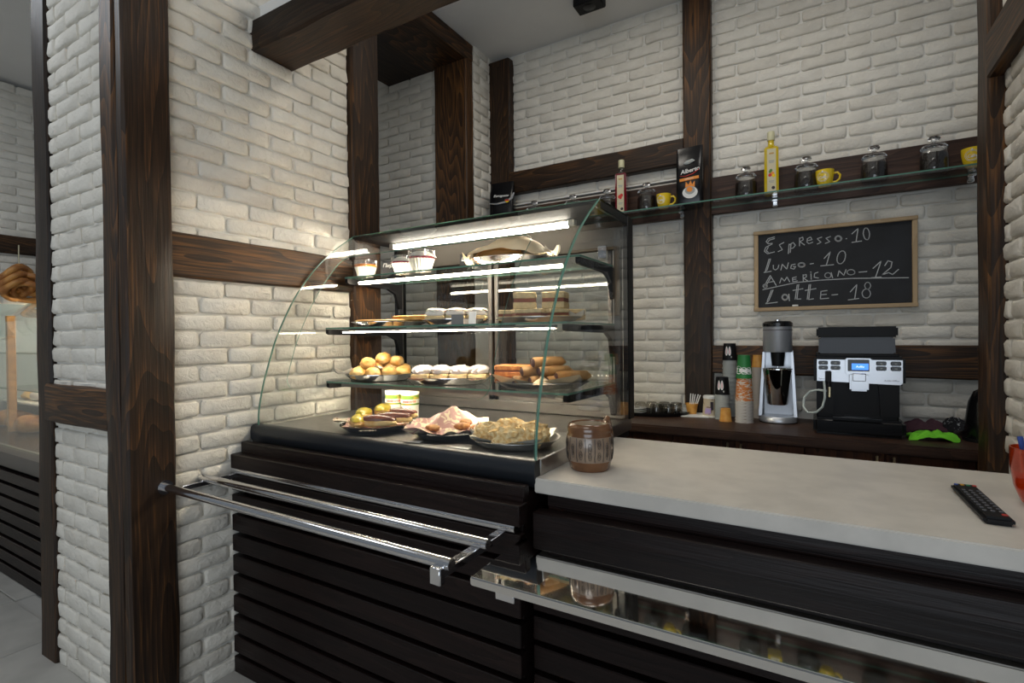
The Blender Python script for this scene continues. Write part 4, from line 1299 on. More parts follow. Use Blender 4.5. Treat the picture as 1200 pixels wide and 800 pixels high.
# drink mixer
dx = thing('drink_mixer', 'tall silver drink mixer with a steel beaker and black cap', 'drink mixer', (-0.18, 3.06, ZB))
dx.scale = (1, 1, 1.07)
m = MB().lathe([(0, 0), (0.088, 0), (0.09, 0.006), (0.088, 0.022), (0.08, 0.03), (0, 0.03)], 32, sy=0.95)
obj('base', m, M['silver'], dx)
obj('foot', MB().lathe([(0, -0.001), (0.09, -0.001), (0.091, 0.004), (0, 0.004)], 32, sy=0.95), M['black'], dx)
m = MB()
prof2 = [(-0.085, 0.02), (-0.078, 0.10), (-0.07, 0.30), (-0.066, 0.345)]
for s in (-1, 1):
    m.prism([(0.02, 0.02), (-0.03, 0.03), (-0.015, 0.10), (0.0, 0.30), (0.0, 0.345), (0.075, 0.345), (0.075, 0.02)], s * 0.066 - 0.006, s * 0.066 + 0.006, 'YZ')
for v in m.b.verts:
    v.co.x *= 1 + 0.28 * (1 - v.co.z / 0.345)
m.prism([(0.062, 0.02), (0.062, 0.35), (0.078, 0.35), (0.078, 0.02)], -0.07, 0.07, 'YZ')
obj('stand', m, M['silver'], dx, smooth=30)
obj('motor_head', MB().lathe([(0, 0.345), (0.066, 0.345), (0.070, 0.352), (0.070, 0.468), (0.071, 0.47), (0, 0.47)], 36), M['silver'], dx)
obj('seam_ring', MB().lathe([(0.0702, 0.452), (0.0708, 0.452), (0.0708, 0.455), (0.0702, 0.455)], 36), M['darkink'], dx)
obj('cap', MB().lathe([(0.072, 0.47), (0.072, 0.487), (0.060, 0.496), (0, 0.498)], 36), M['gloss'], dx)
obj('knob', MB().lathe([(0.014, 0.496), (0.014, 0.504), (0, 0.506)], 16), M['chrome'], dx)
obj('clutch', MB().lathe([(0, 0.275), (0.028, 0.275), (0.034, 0.33), (0.034, 0.346), (0, 0.346)], 24), M['black'], dx, (0, 0.01, 0))
obj('spindle', MB().cyl((0, -0.012, 0.10), (0, -0.012, 0.35), 0.0055, n=10), M['chrome'], dx)
obj('beaker', MB().lathe([(0, 0.09), (0.045, 0.09), (0.048, 0.095), (0.068, 0.26), (0.0705, 0.262), (0.0705, 0.265), (0.066, 0.264), (0.044, 0.1), (0, 0.098)], 36), M['mirror'], dx, (0, -0.035, 0))

# coffee machine
cm = thing('coffee_machine', 'black automatic coffee machine with a silver front panel and a blue lit display', 'coffee machine', (0.153, 2.80, ZB))
cm.scale = (0.935, 0.935, 0.935)
H1 = 0.335
b = MB().box((0, 0.20, 0.20), (H1, 0.36, 0.33), 0, 0.006)
obj('body', b, M['black'], cm)
for s_ in (-1, 1):
    obj('side_pillar', MB().prism([(s_ * H1 / 2, 0.10), (s_ * H1 / 2, 0.30), (s_ * 0.085, 0.30), (s_ * 0.095, 0.10)], 0.0, 0.06, 'XZ'), M['black'], cm, smooth=30)
obj('drip_tray', MB().box((0.004, 0.10, 0.042), (0.372, 0.26, 0.082), 0, 0.016, 3), M['gloss'], cm)
obj('drip_grid', MB().box((0, 0.03, 0.086), (0.20, 0.11, 0.006), 0, 0.002).box((0, 0.01, 0.09), (0.1, 0.03, 0.004)), M['trim'], cm)
fp = MB()
fp.prism([(-0.165, 0.262), (-0.165, 0.368), (0.178, 0.368), (0.178, 0.262), (0.17, 0.252), (-0.157, 0.262)], -0.018, 0.02, 'XZ')
pan = obj('front_panel', fp, M['silver'], cm, smooth=30)
b = MB().box((0.006, 0.03, 0.315), (0.37, 0.08, 0.135), 0, 0.012, 2)
obj('panel_surround', b, M['black'], cm)
bb = MB().box((0, 0, 0), (0.040, 0.006, 0.0205), 0, 0.003, 2).mesh('button', M['gloss'], 40)
for i, x in enumerate((-0.138, -0.087, 0.096, 0.152)):
    for j, z in enumerate((0.352, 0.328)):
        bt_ = put('button', bb, cm, (x, -0.021, z))
        obj('icon', MB().box((0, -0.0035, 0), (0.010, 0.001, 0.004), 0), M['greycup'], bt_, smooth=0)
ds = obj('display', MB().box((0.006, -0.024, 0.337), (0.105, 0.014, 0.078), 0, 0.004, 2), M['silver'], cm)
obj('bezel', MB().box((0.006, -0.0315, 0.342), (0.086, 0.004, 0.056), 0, 0.001), M['gloss'], ds)
obj('screen', MB().box((0.012, -0.034, 0.336), (0.066, 0.002, 0.030)), M['screen'], ds, smooth=0)
put('lettering', T['disp'], ds, (0.012, -0.0358, 0.336), rot=(PI / 2, 0, 0))
sp = obj('spout', MB().box((0.008, -0.028, 0.262), (0.076, 0.04, 0.085), 0, 0.008, 2).box((0.008, -0.045, 0.285), (0.056, 0.012, 0.038), 0, 0.004), M['silver'], cm)
put('lettering', T['saeco'], cm, (-0.145, -0.0186, 0.273), rot=(PI / 2, 0, 0))
put('lettering', T['model'], cm, (0.135, -0.0186, 0.271), rot=(PI / 2, 0, 0))
obj('bean_hopper', MB().box((0, 0.21, 0.435), (0.318, 0.34, 0.085), 0, 0.008, 2, top=(0.98, 1)), M['hopper'], cm)
obj('hopper_base', MB().box((0, 0.20, 0.388), (0.34, 0.37, 0.014), 0, 0.004), M['black'], cm)
obj('hopper_lid', MB().box((0, 0.21, 0.502), (0.334, 0.36, 0.052), 0, 0.008, 2), M['black'], cm)
ho = obj('milk_frother', MB().box((-0.117, -0.03, 0.285), (0.026, 0.024, 0.055), 0, 0.004).cyl((-0.115, -0.032, 0.262), (-0.115, -0.032, 0.235), 0.010, n=12), M['black'], cm)
obj('frother_nozzle', MB().cyl((-0.112, -0.032, 0.236), (-0.112, -0.032, 0.185), 0.0065, n=12), M['brass'], ho)
obj('milk_hose', MB().tube([(-0.135, -0.03, 0.262), (-0.132, -0.035, 0.22), (-0.132, -0.038, 0.18), (-0.142, -0.035, 0.135), (-0.168, -0.02, 0.105), (-0.205, 0.0, 0.098), (-0.225, 0.02, 0.125), (-0.222, 0.03, 0.17), (-0.195, 0.02, 0.205), (-0.16, 0.0, 0.215), (-0.125, -0.02, 0.213)], 0.0055, 8), M['hose'], ho)


def cloth(name, label, x, y, sx, sy, h, mat, seed, rz=0.0):
    m = MB()
    n = 16
    g = []
    for i in range(n + 1):
        r = []
        for j in range(n + 1):
            u, v = i / n * 2 - 1, j / n * 2 - 1
            k = 1 + 0.25 * noise.noise(Vector((u * 1.2 + seed, v * 1.2, seed)))
            d = max(0.0, 1 - (u * u + v * v) / 1.5)
            z = h * d ** 0.6 * (0.55 + 0.9 * abs(noise.noise(Vector((u * 1.7 + seed * 2, v * 2.1, 4.0 + seed)))))
            r.append(m.b.verts.new((u * sx * k, v * sy * k, z + 0.001)))
        g.append(r)
    for i in range(n):
        for j in range(n):
            m.b.faces.new((g[i][j], g[i + 1][j], g[i + 1][j + 1], g[i][j + 1]))
    o = obj(name, m, M[mat], None, (x, y, ZB), rz, smooth=60)
    solid(o, 0.003, False)
    return tag(o, label, 'cloth')


cloth('folded_cloth', 'plum-coloured cloth crumpled right of the coffee machine', 0.44, 3.07, 0.095, 0.08, 0.062, 'purplecloth', 3)
cloth('microfibre_cloth', 'lime green cloth in front of the plum cloth', 0.425, 2.845, 0.085, 0.05, 0.042, 'limecloth', 8, 0.1)
cloth('folded_cloth', 'black cloth with white pattern beside the plum cloth', 0.545, 3.07, 0.05, 0.08, 0.085, 'darkcloth', 5)
kt = thing('kettle', 'tall rounded black kettle half hidden by the right post', 'kettle', (0.625, 2.90, ZB))
obj('body', MB().lathe([(0, 0), (0.080, 0), (0.083, 0.01), (0.078, 0.09), (0.068, 0.165), (0.05, 0.21), (0.02, 0.228), (0, 0.23)], 32), M['gloss'], kt)
obj('base_ring', MB().lathe([(0, 0), (0.087, 0), (0.087, 0.014), (0, 0.016)], 32), M['black'], kt)

# ------------------------------------------------------------------ wall shelf and what stands on it
ws = thing('wall_shelf', 'walnut shelf board with a glass ledge running along the back wall', 'shelf', (-0.6, 3.23, 2.09))
obj('back_board', MB().box((-0.02, -0.022, 0.068), (2.56, 0.03, 0.215), 0, 0.003), M['walnutX'], ws)
m = MB().box((-0.02, -0.13, 0.0), (2.56, 0.185, 0.007))
m.b.normal_update()
for f in m.b.faces:
    if abs(f.normal.z) < 0.5: f.material_index = 1
obj('glass_ledge', m, [M['glass'], M['edge']], ws, smooth=0)
for x in (-1.1, -0.09, 0.405, 1.222):
    c = obj('clip', MB().box((x, -0.058, -0.012), (0.03, 0.045, 0.012), 0, 0.003).box((x, -0.046, -0.028), (0.026, 0.02, 0.025), 0, 0.004).box((x, -0.058, 0.008), (0.026, 0.04, 0.006), 0, 0.002), M['chrome'], ws)
ZS = 2.0942
YS = 3.115


def jar(x, y, label, k):
    t = thing('coffee_jar', label, 'jar', (x, y, ZS), 0, 'glass coffee jars on the wall shelf')
    obj('glass_body', MB().lathe([(0, 0.0), (0.050, 0.0), (0.0545, 0.006), (0.056, 0.03), (0.055, 0.085), (0.052, 0.100), (0.050, 0.112), (0.052, 0.118), (0.049, 0.118)], 32), M['jarglass'], t)
    lid = obj('lid', MB().lathe([(0, 0.1185), (0.052, 0.1185), (0.054, 0.120), (0.054, 0.124), (0.046, 0.133), (0.022, 0.144), (0.012, 0.148), (0, 0.149)], 32), M['solidglass'], t)
    obj('knob', MB().lathe([(0, 0.149), (0.010, 0.149), (0.009, 0.153), (0.021, 0.160), (0.025, 0.168), (0.021, 0.176), (0, 0.179)], 24), M['solidglass'], lid)
    b = obj('coffee_beans', MB().lathe([(0, 0.004), (0.048, 0.004), (0.052, 0.01), (0.0535, 0.03), (0.0525, 0.082), (0.049, 0.090 + 0.004 * (k % 2)), (0, 0.094)], 32, flute=9, famp=0.006), M['beans'], t)
    b['kind'] = 'stuff'


for k, (x, w) in enumerate(((-1.655, 'farthest left, only its lid knob showing above the case'), (-1.37, 'second from left, its knob just above the case'), (-1.135, 'half hidden behind the red bottle'), (-0.885, 'between the red bottle and the first yellow cup'), (-0.334, 'between coffee bag and yellow bottle'), (-0.045, 'just left of the middle yellow cup'), (0.246, 'alone on the right half of the shelf'), (0.478, 'rightmost, left of the last yellow cup'))):
    jar(x, YS, 'knob-lidded jar of coffee beans, ' + w, k)


def bottle(x, liquid, label, ink, word):
    t = thing('syrup_bottle', label, 'bottle', (x, YS - 0.02, ZS), 0.12, 'syrup bottles on the wall shelf')
    h = 0.034
    m = MB().box((0, 0, 0.125), (2 * h, 2 * h, 0.25), 0, 0.006, 2)
    obj('body', m, M[liquid], t, smooth=50)
    obj('neck', MB().lathe([(0.032, 0.248), (0.022, 0.256), (0.0155, 0.268), (0.015, 0.292), (0.017, 0.297), (0, 0.297)], 24), M['jarglass'] if liquid == 'redliquor' else M[liquid], t)
    obj('cap', MB().lathe([(0.0185, 0.289), (0.0185, 0.333), (0.017, 0.336), (0, 0.336)], 24), M['creamcap'], t)
    lb = obj('label', MB().box((0, -h - 0.0006, 0.124), (0.042, 0.0012, 0.225)), M['creamlabel'], t, smooth=0)
    for z, w, hh, mt in ((0.212, 0.022, 0.008, 'gold'), (0.172, 0.026, 0.005, 'greycup'), (0.164, 0.022, 0.004, 'greycup'), (0.066, 0.026, 0.004, 'greycup'), (0.059, 0.02, 0.003, 'greycup')):
        obj('print_line', MB().box((0, -h - 0.0015, z), (w, 0.0006, hh)), M[mt], lb, smooth=0)
    obj('seal', MB().lathe([(0, -0.0004), (0.0085, -0.0004), (0.0085, 0.0004), (0, 0.0004)], 16, mat=Matrix.Rotation(PI / 2, 4, 'X')), M['darkink'], lb, (0.008, -h - 0.0015, 0.030))
    for dx, dz, r, mt in ink:
        obj('fruit_print', MB().lathe([(0, -0.0004), (r, -0.0004), (r, 0.0004), (0, 0.0004)], 16, mat=Matrix.Rotation(PI / 2, 4, 'X'), sx=0.9), M[mt], lb, (dx, -h - 0.0013 - abs(dx) * .02, dz))


bottle(-1.035, 'redliquor', 'square bottle of red syrup with a cream cap and strawberry label', ((-0.006, 0.105, 0.0105, 'red'), (0.006, 0.112, 0.0105, 'red'), (0.0, 0.098, 0.009, 'red')), '')
bottle(-0.208, 'yelliquor', 'square bottle of yellow syrup with a cream cap and fruit label', ((0.003, 0.103, 0.0115, 'orangeink'), (-0.008, 0.098, 0.009, 'red'), (0.010, 0.094, 0.009, 'yellow'), (-0.003, 0.122, 0.008, 'leafink'), (-0.007, 0.116, 0.007, 'leafink')), '')


def ycup(x, rz, label):
    t = thing('coffee_cup', label, 'cup', (x, YS - 0.035, ZS), rz, 'yellow cups on the wall shelf')
    P = [(0, 0), (0.024, 0), (0.027, 0.004), (0.035, 0.025), (0.0405, 0.055), (0.042, 0.083)]
    obj('body', MB().lathe(P + [(0.0395, 0.083), (0.038, 0.055), (0.032, 0.025), (0.022, 0.008), (0, 0.007)], 36), M['yellow'], t, smooth=60)
    obj('handle', MB().tube([(0.037, 0, 0.066), (0.055, 0, 0.068), (0.067, 0, 0.054), (0.064, 0, 0.034), (0.05, 0, 0.022), (0.033, 0, 0.022)], 0.0055, 10), M['yellow'], t)
    def r(z):
        for (a, b), (c, d) in zip(P[1:], P[2:]):
            if b <= z <= d: return a + (c - a) * (z - b) / (d - b)
        return 0.042
    a0 = -PI / 2 - rz - 0.25
    put('lettering', T['cafe'] if T.get('cafe_done') else wrap(T['cafe'], r, 0.043, a0, 0.0012), t)
    T['cafe_done'] = True
    m = MB()
    for w, h in ((0.021, 0.019), (0.026, 0.0235)):
        m.tube([((r(0.046 + h * math.sin(q)) + .0006) * math.cos(a0 + w * math.cos(q) / 0.038), (r(0.046 + h * math.sin(q)) + .0006) * math.sin(a0 + w * math.cos(q) / 0.038), 0.046 + h * math.sin(q)) for q in [2 * PI * k / 24 for k in range(24)]], 0.0008, 4, closed=True)
    m.ball((r(0.069) * math.cos(a0), r(0.069) * math.sin(a0), 0.071), (0.004, 0.003, 0.006), 1)
    obj('ring_print', m, M['white'], t)


ycup(-0.775, 0.1, 'yellow coffee cup with white print beside the tall black coffee bag')
ycup(0.037, 0.1, 'yellow coffee cup with white print in front of the jar right of the yellow bottle')
ycup(0.610, 0.1, 'yellow coffee cup with white print at the right end of the shelf')


def bag(x, y, w, d, h, rz, label):
    t = thing('coffee_bag', label, 'bag', (x, y, ZS), rz)
    m = MB()
    n = 12
    rings = []
    for z, kx, ky in ((0, 0.96, 0.95), (0.01, 1, 1), (h * .3, 1.02, 1.05), (h * .6, 1.0, 0.98), (h * .78, 0.98, 0.7), (h * .9, 0.97, 0.3), (h, 0.95, 0.06)):
        ring = []
        for i in range(24):
            a = 2 * PI * i / 24
            c, s = math.cos(a), math.sin(a)
            px = w / 2 * kx * math.copysign(abs(c) ** 0.35, c)
            py = d / 2 * ky * math.copysign(abs(s) ** 0.35, s)
            wob = noise.noise(Vector((px * 18, py * 18, z * 14 + x))) * 0.004
            ring.append(m.b.verts.new((px + wob, py + wob, z + (0.012 * (px / w + .5) if z >= h * .9 else 0))))
        rings.append(ring)
    for a, b in zip(rings, rings[1:]):
        for i in range(24):
            m.b.faces.new((a[i], a[(i + 1) % 24], b[(i + 1) % 24], b[i]))
    m.b.faces.new(rings[0]); m.b.faces.new(rings[-1])
    obj('foil_pouch', m, M['gloss'], t, smooth=60)
    return t


bg = bag(-0.63, 3.105, 0.148, 0.09, 0.335, 0.12, 'tall black foil coffee bag with white script and a cup picture on the shelf')
put('lettering', T['bag'], bg, (0.004, -0.0495, 0.193), rot=(PI / 2 - 0.06, -0.16, 0))
obj('red_underline', MB().tube([(-0.05, -0.0498, 0.165), (-0.02, -0.0500, 0.162), (0.02, -0.0500, 0.172), (0.05, -0.0495, 0.192), (0.056, -0.0485, 0.202)], [0.001, 0.0022, 0.0026, 0.002, 0.001], 6), M['red'], bg)
bn = obj('red_banner', MB().box((0.0, -0.0505, 0.146), (0.105, 0.002, 0.016), rot=Matrix.Rotation(-0.10, 3, 'Y')), M['orangeink'], bg, smooth=0)
put('lettering', T['banner'], bn, (0.0, -0.0522, 0.146), rot=(PI / 2, -0.10, 0))
m = MB()
for s, r in ((1, 0.041),):
    m.lathe([(0, -0.0006), (r, -0.0006), (r, 0.0006), (0, 0.0006)], 28, mat=Matrix.Rotation(PI / 2, 4, 'X'), sy=0.82)
obj('saucer_print', m, M['white'], bg, (0.004, -0.0502, 0.068))
obj('cup_print', MB().lathe([(0, -0.0006), (0.027, -0.0006), (0.027, 0.0006), (0, 0.0006)], 28, mat=Matrix.Rotation(PI / 2, 4, 'X'), sy=0.85), M['greycup'], bg, (0.004, -0.0512, 0.080))
obj('coffee_print', MB().lathe([(0, -0.0006), (0.016, -0.0006), (0.016, 0.0006), (0, 0.0006)], 24, mat=Matrix.Rotation(PI / 2, 4, 'X'), sy=0.9), M['orangeink'], bg, (0.002, -0.0522, 0.085))
obj('steam_print', MB().prism([(-0.022, 0.098), (-0.018, 0.13), (-0.004, 0.112), (0.008, 0.136), (0.016, 0.112), (0.030, 0.132), (0.030, 0.098)], -0.0512, -0.0502, 'XZ'), M['orangeink'], bg, smooth=0)
obj('silver_print', MB().ball((0.0, -0.041, 0.245), (0.03, 0.004, 0.012), 2, 0.5, 3, 2, rot=Matrix.Rotation(-0.2, 3, 'Y')), M['greycup'], bg)
obj('valve', MB().box((0.063, -0.03, 0.045), (0.012, 0.012, 0.02), 0, 0.003), M['white'], bg)
b2 = bag(-1.90, 3.10, 0.175, 0.10, 0.335, 0.3, 'black foil coffee bag with white script in the far corner behind the case')
put('lettering', T['lbag'], b2, (0.0, -0.0475, 0.235), rot=(PI / 2 - 0.28, 0, 0))
obj('silver_band', MB().tube([(-0.085, -0.050, 0.185), (-0.03, -0.0535, 0.178), (0.04, -0.0525, 0.19), (0.075, -0.046, 0.215), (0.088, -0.03, 0.255)], [0.003, 0.006, 0.008, 0.009, 0.005], 8), M['silver'], b2)
m = MB()
m.lathe([(0, -0.0005), (0.015, -0.0005), (0.015, 0.0005), (0, 0.0005)], 20, mat=Matrix.Rotation(PI / 2, 4, 'X'))
for f in m.b.faces:
    z = f.calc_center_median().z
    f.material_index = 0
fg = obj('flag_emblem', m, M['yellow'], b2, (0.045, -0.060, 0.197))
obj('flag_stripe', MB().box((0, -0.001, 0.001), (0.028, 0.001, 0.010)), M['red'], fg, smooth=0)
obj('flag_stripe', MB().box((0, -0.001, 0.0095), (0.022, 0.001, 0.009)), M['darkink'], fg, smooth=0)

# ------------------------------------------------------------------ chalkboard
cb = thing('chalkboard', 'chalkboard with a handwritten coffee price list in a pale pine frame', 'chalkboard', (0.062, 3.215, 1.70))
obj('slate', MB().box((0, 0.006, 0.0), (0.70, 0.008, 0.425)), M['board'], cb, smooth=0)
for z in (-0.2125, 0.2165):
    obj('frame_rail', MB().box((0, 0.0, z), (0.738, 0.024, 0.021), 0, 0.003), M['pine'], cb)
for x in (-0.356, 0.356):
    obj('frame_stile', MB().box((x, 0.002, 0.002), (0.022, 0.02, 0.418), 0, 0.003), M['pineZ'], cb)
STROKES = [[[109,489],[77,483],[67,467],[77,454],[97,455]],[[97,451],[65,436],[57,415],[73,399],[108,406]],[[109,480],[83,474],[76,463]],[[77,435],[67,416],[77,407]],[[155,454],[132,443],[139,429],[147,415],[126,406]],[[180,442],[176,390]],[[189,441],[185,395]],[[181,438],[200,449],[210,433],[200,419],[185,416]],[[230,427],[230,471]],[[230,467],[245,474],[248,459],[232,450],[254,430]],[[267,452],[289,455],[282,470],[267,463],[265,444],[274,435],[292,441]],[[334,464],[313,458],[321,447],[330,437],[313,429]],[[373,463],[353,456],[363,444],[370,436],[350,429]],[[424,447],[422,440],[418,435],[412,433],[405,433],[399,437],[394,443],[393,450],[394,456],[399,461],[405,464],[412,463],[418,459],[422,453],[424,447]],[[419,447],[418,442],[415,438],[411,437],[406,437],[401,440],[398,444],[397,449],[398,454],[401,458],[406,460],[411,459],[415,456],[418,452],[419,447]],[[442,444],[446,444]],[[468,466],[495,492],[486,424]],[[468,422],[510,425]],[[544,458],[543,445],[540,434],[536,429],[530,430],[524,436],[520,447],[517,461],[518,474],[521,484],[526,490],[532,489],[538,482],[542,471],[544,458]],[[88,369],[71,309],[55,295],[92,300]],[[81,369],[63,305]],[[102,333],[102,313],[113,305],[125,314],[129,332]],[[139,303],[146,335],[168,306],[176,340]],[[209,330],[191,327],[187,309],[203,303],[211,317],[199,317]],[[256,322],[254,317],[250,313],[243,311],[235,311],[228,314],[224,319],[222,325],[224,330],[228,334],[235,336],[243,336],[250,333],[254,328],[256,322]],[[252,323],[250,319],[247,316],[242,315],[236,316],[231,318],[228,321],[226,325],[228,328],[231,331],[236,332],[242,332],[247,330],[250,326],[252,323]],[[279,325],[295,327]],[[344,349],[372,382],[354,313]],[[328,311],[387,313]],[[439,347],[435,332],[428,321],[420,315],[412,316],[405,323],[402,335],[403,350],[407,365],[414,376],[423,382],[431,381],[437,374],[440,362],[439,347]],[[52,214],[86,277],[116,219]],[[64,218],[88,264]],[[64,237],[107,243]],[[71,219],[70,214],[67,211],[63,209],[58,209],[53,212],[50,216],[49,220],[50,225],[53,228],[58,230],[63,230],[67,227],[70,223],[71,219]],[[133,231],[142,260],[156,241],[169,263],[182,235]],[[214,260],[195,256],[197,235],[219,238]],[[197,247],[213,248]],[[247,232],[246,270]],[[246,266],[261,270],[262,257],[248,251],[267,235]],[[283,272],[284,242]],[[281,282],[284,280]],[[316,278],[300,273],[298,252],[318,247]],[[375,257],[374,251],[370,247],[364,244],[358,245],[352,248],[348,253],[347,259],[348,265],[352,270],[358,272],[364,272],[370,269],[374,263],[375,257]],[[376,272],[382,243]],[[405,250],[411,279],[432,253],[442,283]],[[480,266],[479,260],[474,256],[467,254],[460,254],[453,257],[448,262],[446,269],[448,274],[453,279],[460,281],[467,281],[474,277],[479,272],[480,266]],[[498,265],[532,266]],[[558,280],[592,315],[569,236]],[[550,233],[592,234]],[[607,290],[620,314],[637,306],[632,279],[596,245],[623,254],[639,243],[663,267]],[[48,199],[127,214],[218,230],[328,235],[467,235],[703,223]],[[100,195],[78,136],[62,120],[121,126]],[[92,194],[70,134]],[[174,151],[172,143],[168,138],[162,135],[155,135],[149,139],[145,145],[143,152],[145,160],[149,166],[155,169],[162,168],[168,165],[172,158],[174,151]],[[170,151],[169,146],[166,142],[161,140],[156,140],[151,143],[148,147],[147,152],[148,157],[151,161],[156,164],[161,163],[166,161],[169,156],[170,151]],[[177,168],[180,131]],[[225,218],[216,139],[235,139]],[[218,217],[208,139]],[[197,187],[245,194]],[[281,215],[272,134],[294,137]],[[274,214],[265,135]],[[255,184],[306,191]],[[357,178],[329,175],[326,135],[364,137]],[[327,156],[354,158]],[[378,153],[405,155]],[[460,165],[489,202],[479,128]],[[451,124],[497,129]],[[548,192],[546,185],[543,179],[538,176],[532,176],[527,180],[524,186],[522,194],[524,201],[527,207],[532,210],[538,210],[543,206],[546,200],[548,192]],[[547,152],[545,142],[540,134],[533,130],[525,131],[518,135],[513,144],[511,154],[513,164],[518,172],[525,176],[533,176],[540,171],[545,162],[547,152]]]
m = MB()
for s in STROKES:
    P = [Vector(((x - 310) / 1000 - 0.062, 0, (z + 1400) / 1000 - 1.70)) for x, z in s]
    w = 0.0021
    for a, b in zip(P, P[1:]):
        d = (b - a)
        if d.length < 1e-4: continue
        d.normalize()
        nrm = Vector((-d.z, 0, d.x)) * w
        a2, b2_ = a - d * w * .6, b + d * w * .6
        y = 0.0012
        vs = [m.b.verts.new((v.x, y, v.z)) for v in (a2 + nrm, a2 - nrm, b2_ - nrm, b2_ + nrm)]
        m.b.faces.new(vs)
o = obj('chalk_lettering', m, M['chalk'], cb, smooth=0, fix=False)
o['label'] = 'white chalk price list'
tag(obj('chalk_stick', MB().cyl((-0.014, 0, 0), (0.014, 0, 0), 0.0045, n=8), M['white'], None, (-0.102, 3.208, 1.5035)), 'stub of white chalk on the lower frame of the chalkboard', 'chalk')

# ------------------------------------------------------------------ ceiling lamp
cl = thing('ceiling_spotlight', 'black rectangular spotlight fitting on the white ceiling at the top edge', 'lamp', (-1.17, 2.93, CEIL))
obj('housing', MB().box((0, 0, -0.03), (0.17, 0.11, 0.06), 0, 0.006), M['black'], cl)
obj('lens', MB().lathe([(0, -0.062), (0.035, -0.062), (0.04, -0.058), (0, -0.058)], 20), M['gloss'], cl)

# ------------------------------------------------------------------ second display case in the room at the left
P2 = thing('display_case_plinth', 'distant slatted dark plinth of the second display case at the left edge', 'plinth', (-4.2, 1.5, 0))
obj('carcass', MB().box((0, 0.02, 0.31), (2.3, 0.86, 0.62)), M['slatX'], P2, smooth=0)
s3 = MB().box((0, 0, 0), (2.3, 0.03, 0.058), 0, 0.003).mesh('slat', M['slatX'], 30)
for i in range(8):
    put('slat', s3, P2, (0, -0.435, 0.035 + 0.078 * i))
D2 = thing('display_case', 'second glass display case at the left edge, seen past the free-standing post', 'display case', (-4.2, 1.5, 0.65))
obj('base_nose', MB().prism([(-0.44, -0.02), (-0.46, 0.02), (-0.455, 0.07), (-0.43, 0.09), (-0.40, 0.09), (-0.40, -0.02)], -1.15, 1.15, 'YZ'), M['alu'], D2, smooth=40)
obj('deck', MB().box((0, 0.0, 0.06), (2.28, 0.82, 0.03)), M['gloss'], D2)
g = MB()
pr = [(-0.42, 0.09), (-0.415, 0.35), (-0.36, 0.62), (-0.20, 0.86), (0.10, 1.02)]
pp, _ = smooth_prof(pr, 24)
rw = [[g.b.verts.new((x, p.x, p.y)) for x in (-1.14, 1.14)] for p in pp]
for a, b in zip(rw, rw[1:]): g.b.faces.new((a[0], a[1], b[1], b[0]))
o = obj('front_glass', g, [M['glass'], M['edge']], D2, smooth=60); solid(o, 0.006)
obj('top_panel', MB().box((0, 0.26, 1.028), (2.28, 0.33, 0.018)), M['trim'], D2)
obj('top_rail', MB().box((0, 0.10, 1.022), (2.28, 0.03, 0.03), 0, 0.003), M['trim'], D2)
obj('rear_wall', MB().box((0, 0.42, 0.55), (2.28, 0.02, 0.95)), M['alu'], D2)
for z in (0.36, 0.62):
    m = MB().box((0, 0.10, z), (2.2, 0.5, 0.008))
    m.b.normal_update()
    for f in m.b.faces:
        if abs(f.normal.z) < .5: f.material_index = 1
    obj('glass_shelf', m, [M['glass'], M['edge']], D2, smooth=0)
obj('shelf_upright', MB().box((-0.60, -0.20, 0.48), (0.035, 0.045, 0.80), 0, 0.003), M['lampwood'], D2)
obj('end_panel', MB().box((-1.135, 0.0, 0.53), (0.012, 0.80, 0.92)), M['haze'], D2, smooth=0)  # opaque stand-in for glass, its colour carries the bluish reflection
obj('cake_board', MB().box((-0.75, 0.05, 0.255), (0.8, 0.32, 0.014), 0, 0.003), M['offwhite'], D2)
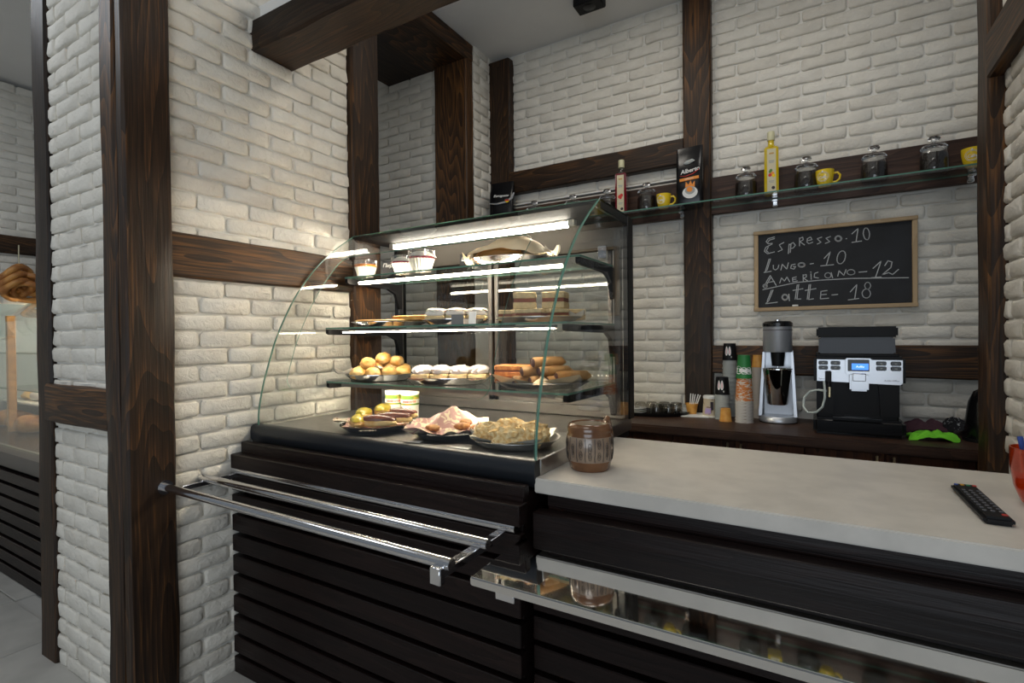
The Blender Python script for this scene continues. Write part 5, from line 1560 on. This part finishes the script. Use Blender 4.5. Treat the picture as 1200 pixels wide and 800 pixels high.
obj('light_tube', MB().cyl((-1.0, 0.2, 0.995), (1.0, 0.2, 0.995), 0.010, n=10), M['tube3'], D2)
for k, (x, y) in enumerate(((-4.93, 1.385), (-4.66, 1.36), (-5.2, 1.40))):
    tag(obj('bread_loaf', MB().ball((0, 0, 0.055), (0.11, 0.085, 0.065), 3, 0.12, 2, k, zmin=-0.05), M['bread'], None, (x, y, 0.727), 0.3 * k), 'round brown loaf in the second display case, ' + ('in the middle', 'nearest the dark post', 'at the far left')[k], 'bread', 'loaves in the second display case')
for k in range(4):
    tag(obj('pastry', MB().ball((0, 0, 0.03), (0.08, 0.07, 0.045), 2, 0.3, 3, k + 4, zmin=-0.03), M[('pinkcream', 'crumb', 'cream', 'bun')[k]], None, (-4.65 - 0.17 * k, 1.52, 0.914), 0), 'blurred pale pastry on the shelf of the second case, ' + ('first from right', 'second from right', 'third from right', 'fourth from right')[k], 'pastry', 'pastries in the second display case')
# bunch of ring breads hanging from a nail
rnd = random.Random(3)
for k, (dy, dz, tx) in enumerate(((-0.02, 0.055, 0.5), (-0.015, 0.005, 0.42), (-0.01, -0.045, 0.36), (0.045, -0.06, -0.5), (0.06, 0.0, -0.7))):
    q = Matrix.Rotation(tx, 3, 'X') @ Matrix.Rotation(-0.75, 3, 'Y')
    pts = [q @ Vector((0.085 * math.cos(a), 0.085 * math.sin(a), 0.006 * math.sin(3 * a))) for a in [2 * PI * i / 20 for i in range(20)]]
    tag(obj('ring_bread', MB().tube(pts, [0.024 + 0.003 * math.sin(i * 1.3) for i in range(20)], 10, closed=True), M['bread'], None, (-5.2, 1.465 + dy, 1.79 + dz), smooth=70), 'brown ring bread hanging in the bunch on the far wall, ' + ('topmost', 'second from top', 'third from top', 'lowest, at the right', 'behind, at the right')[k], 'bread', 'ring breads hanging on the far wall')
tag(obj('hanging_cord', MB().tube([(-5.33, 1.50, 2.10), (-5.30, 1.49, 2.0), (-5.21, 1.47, 1.86)], 0.004, 6), M['creamlabel'], None), 'thin pale cord carrying the ring breads on the far wall', 'cord')
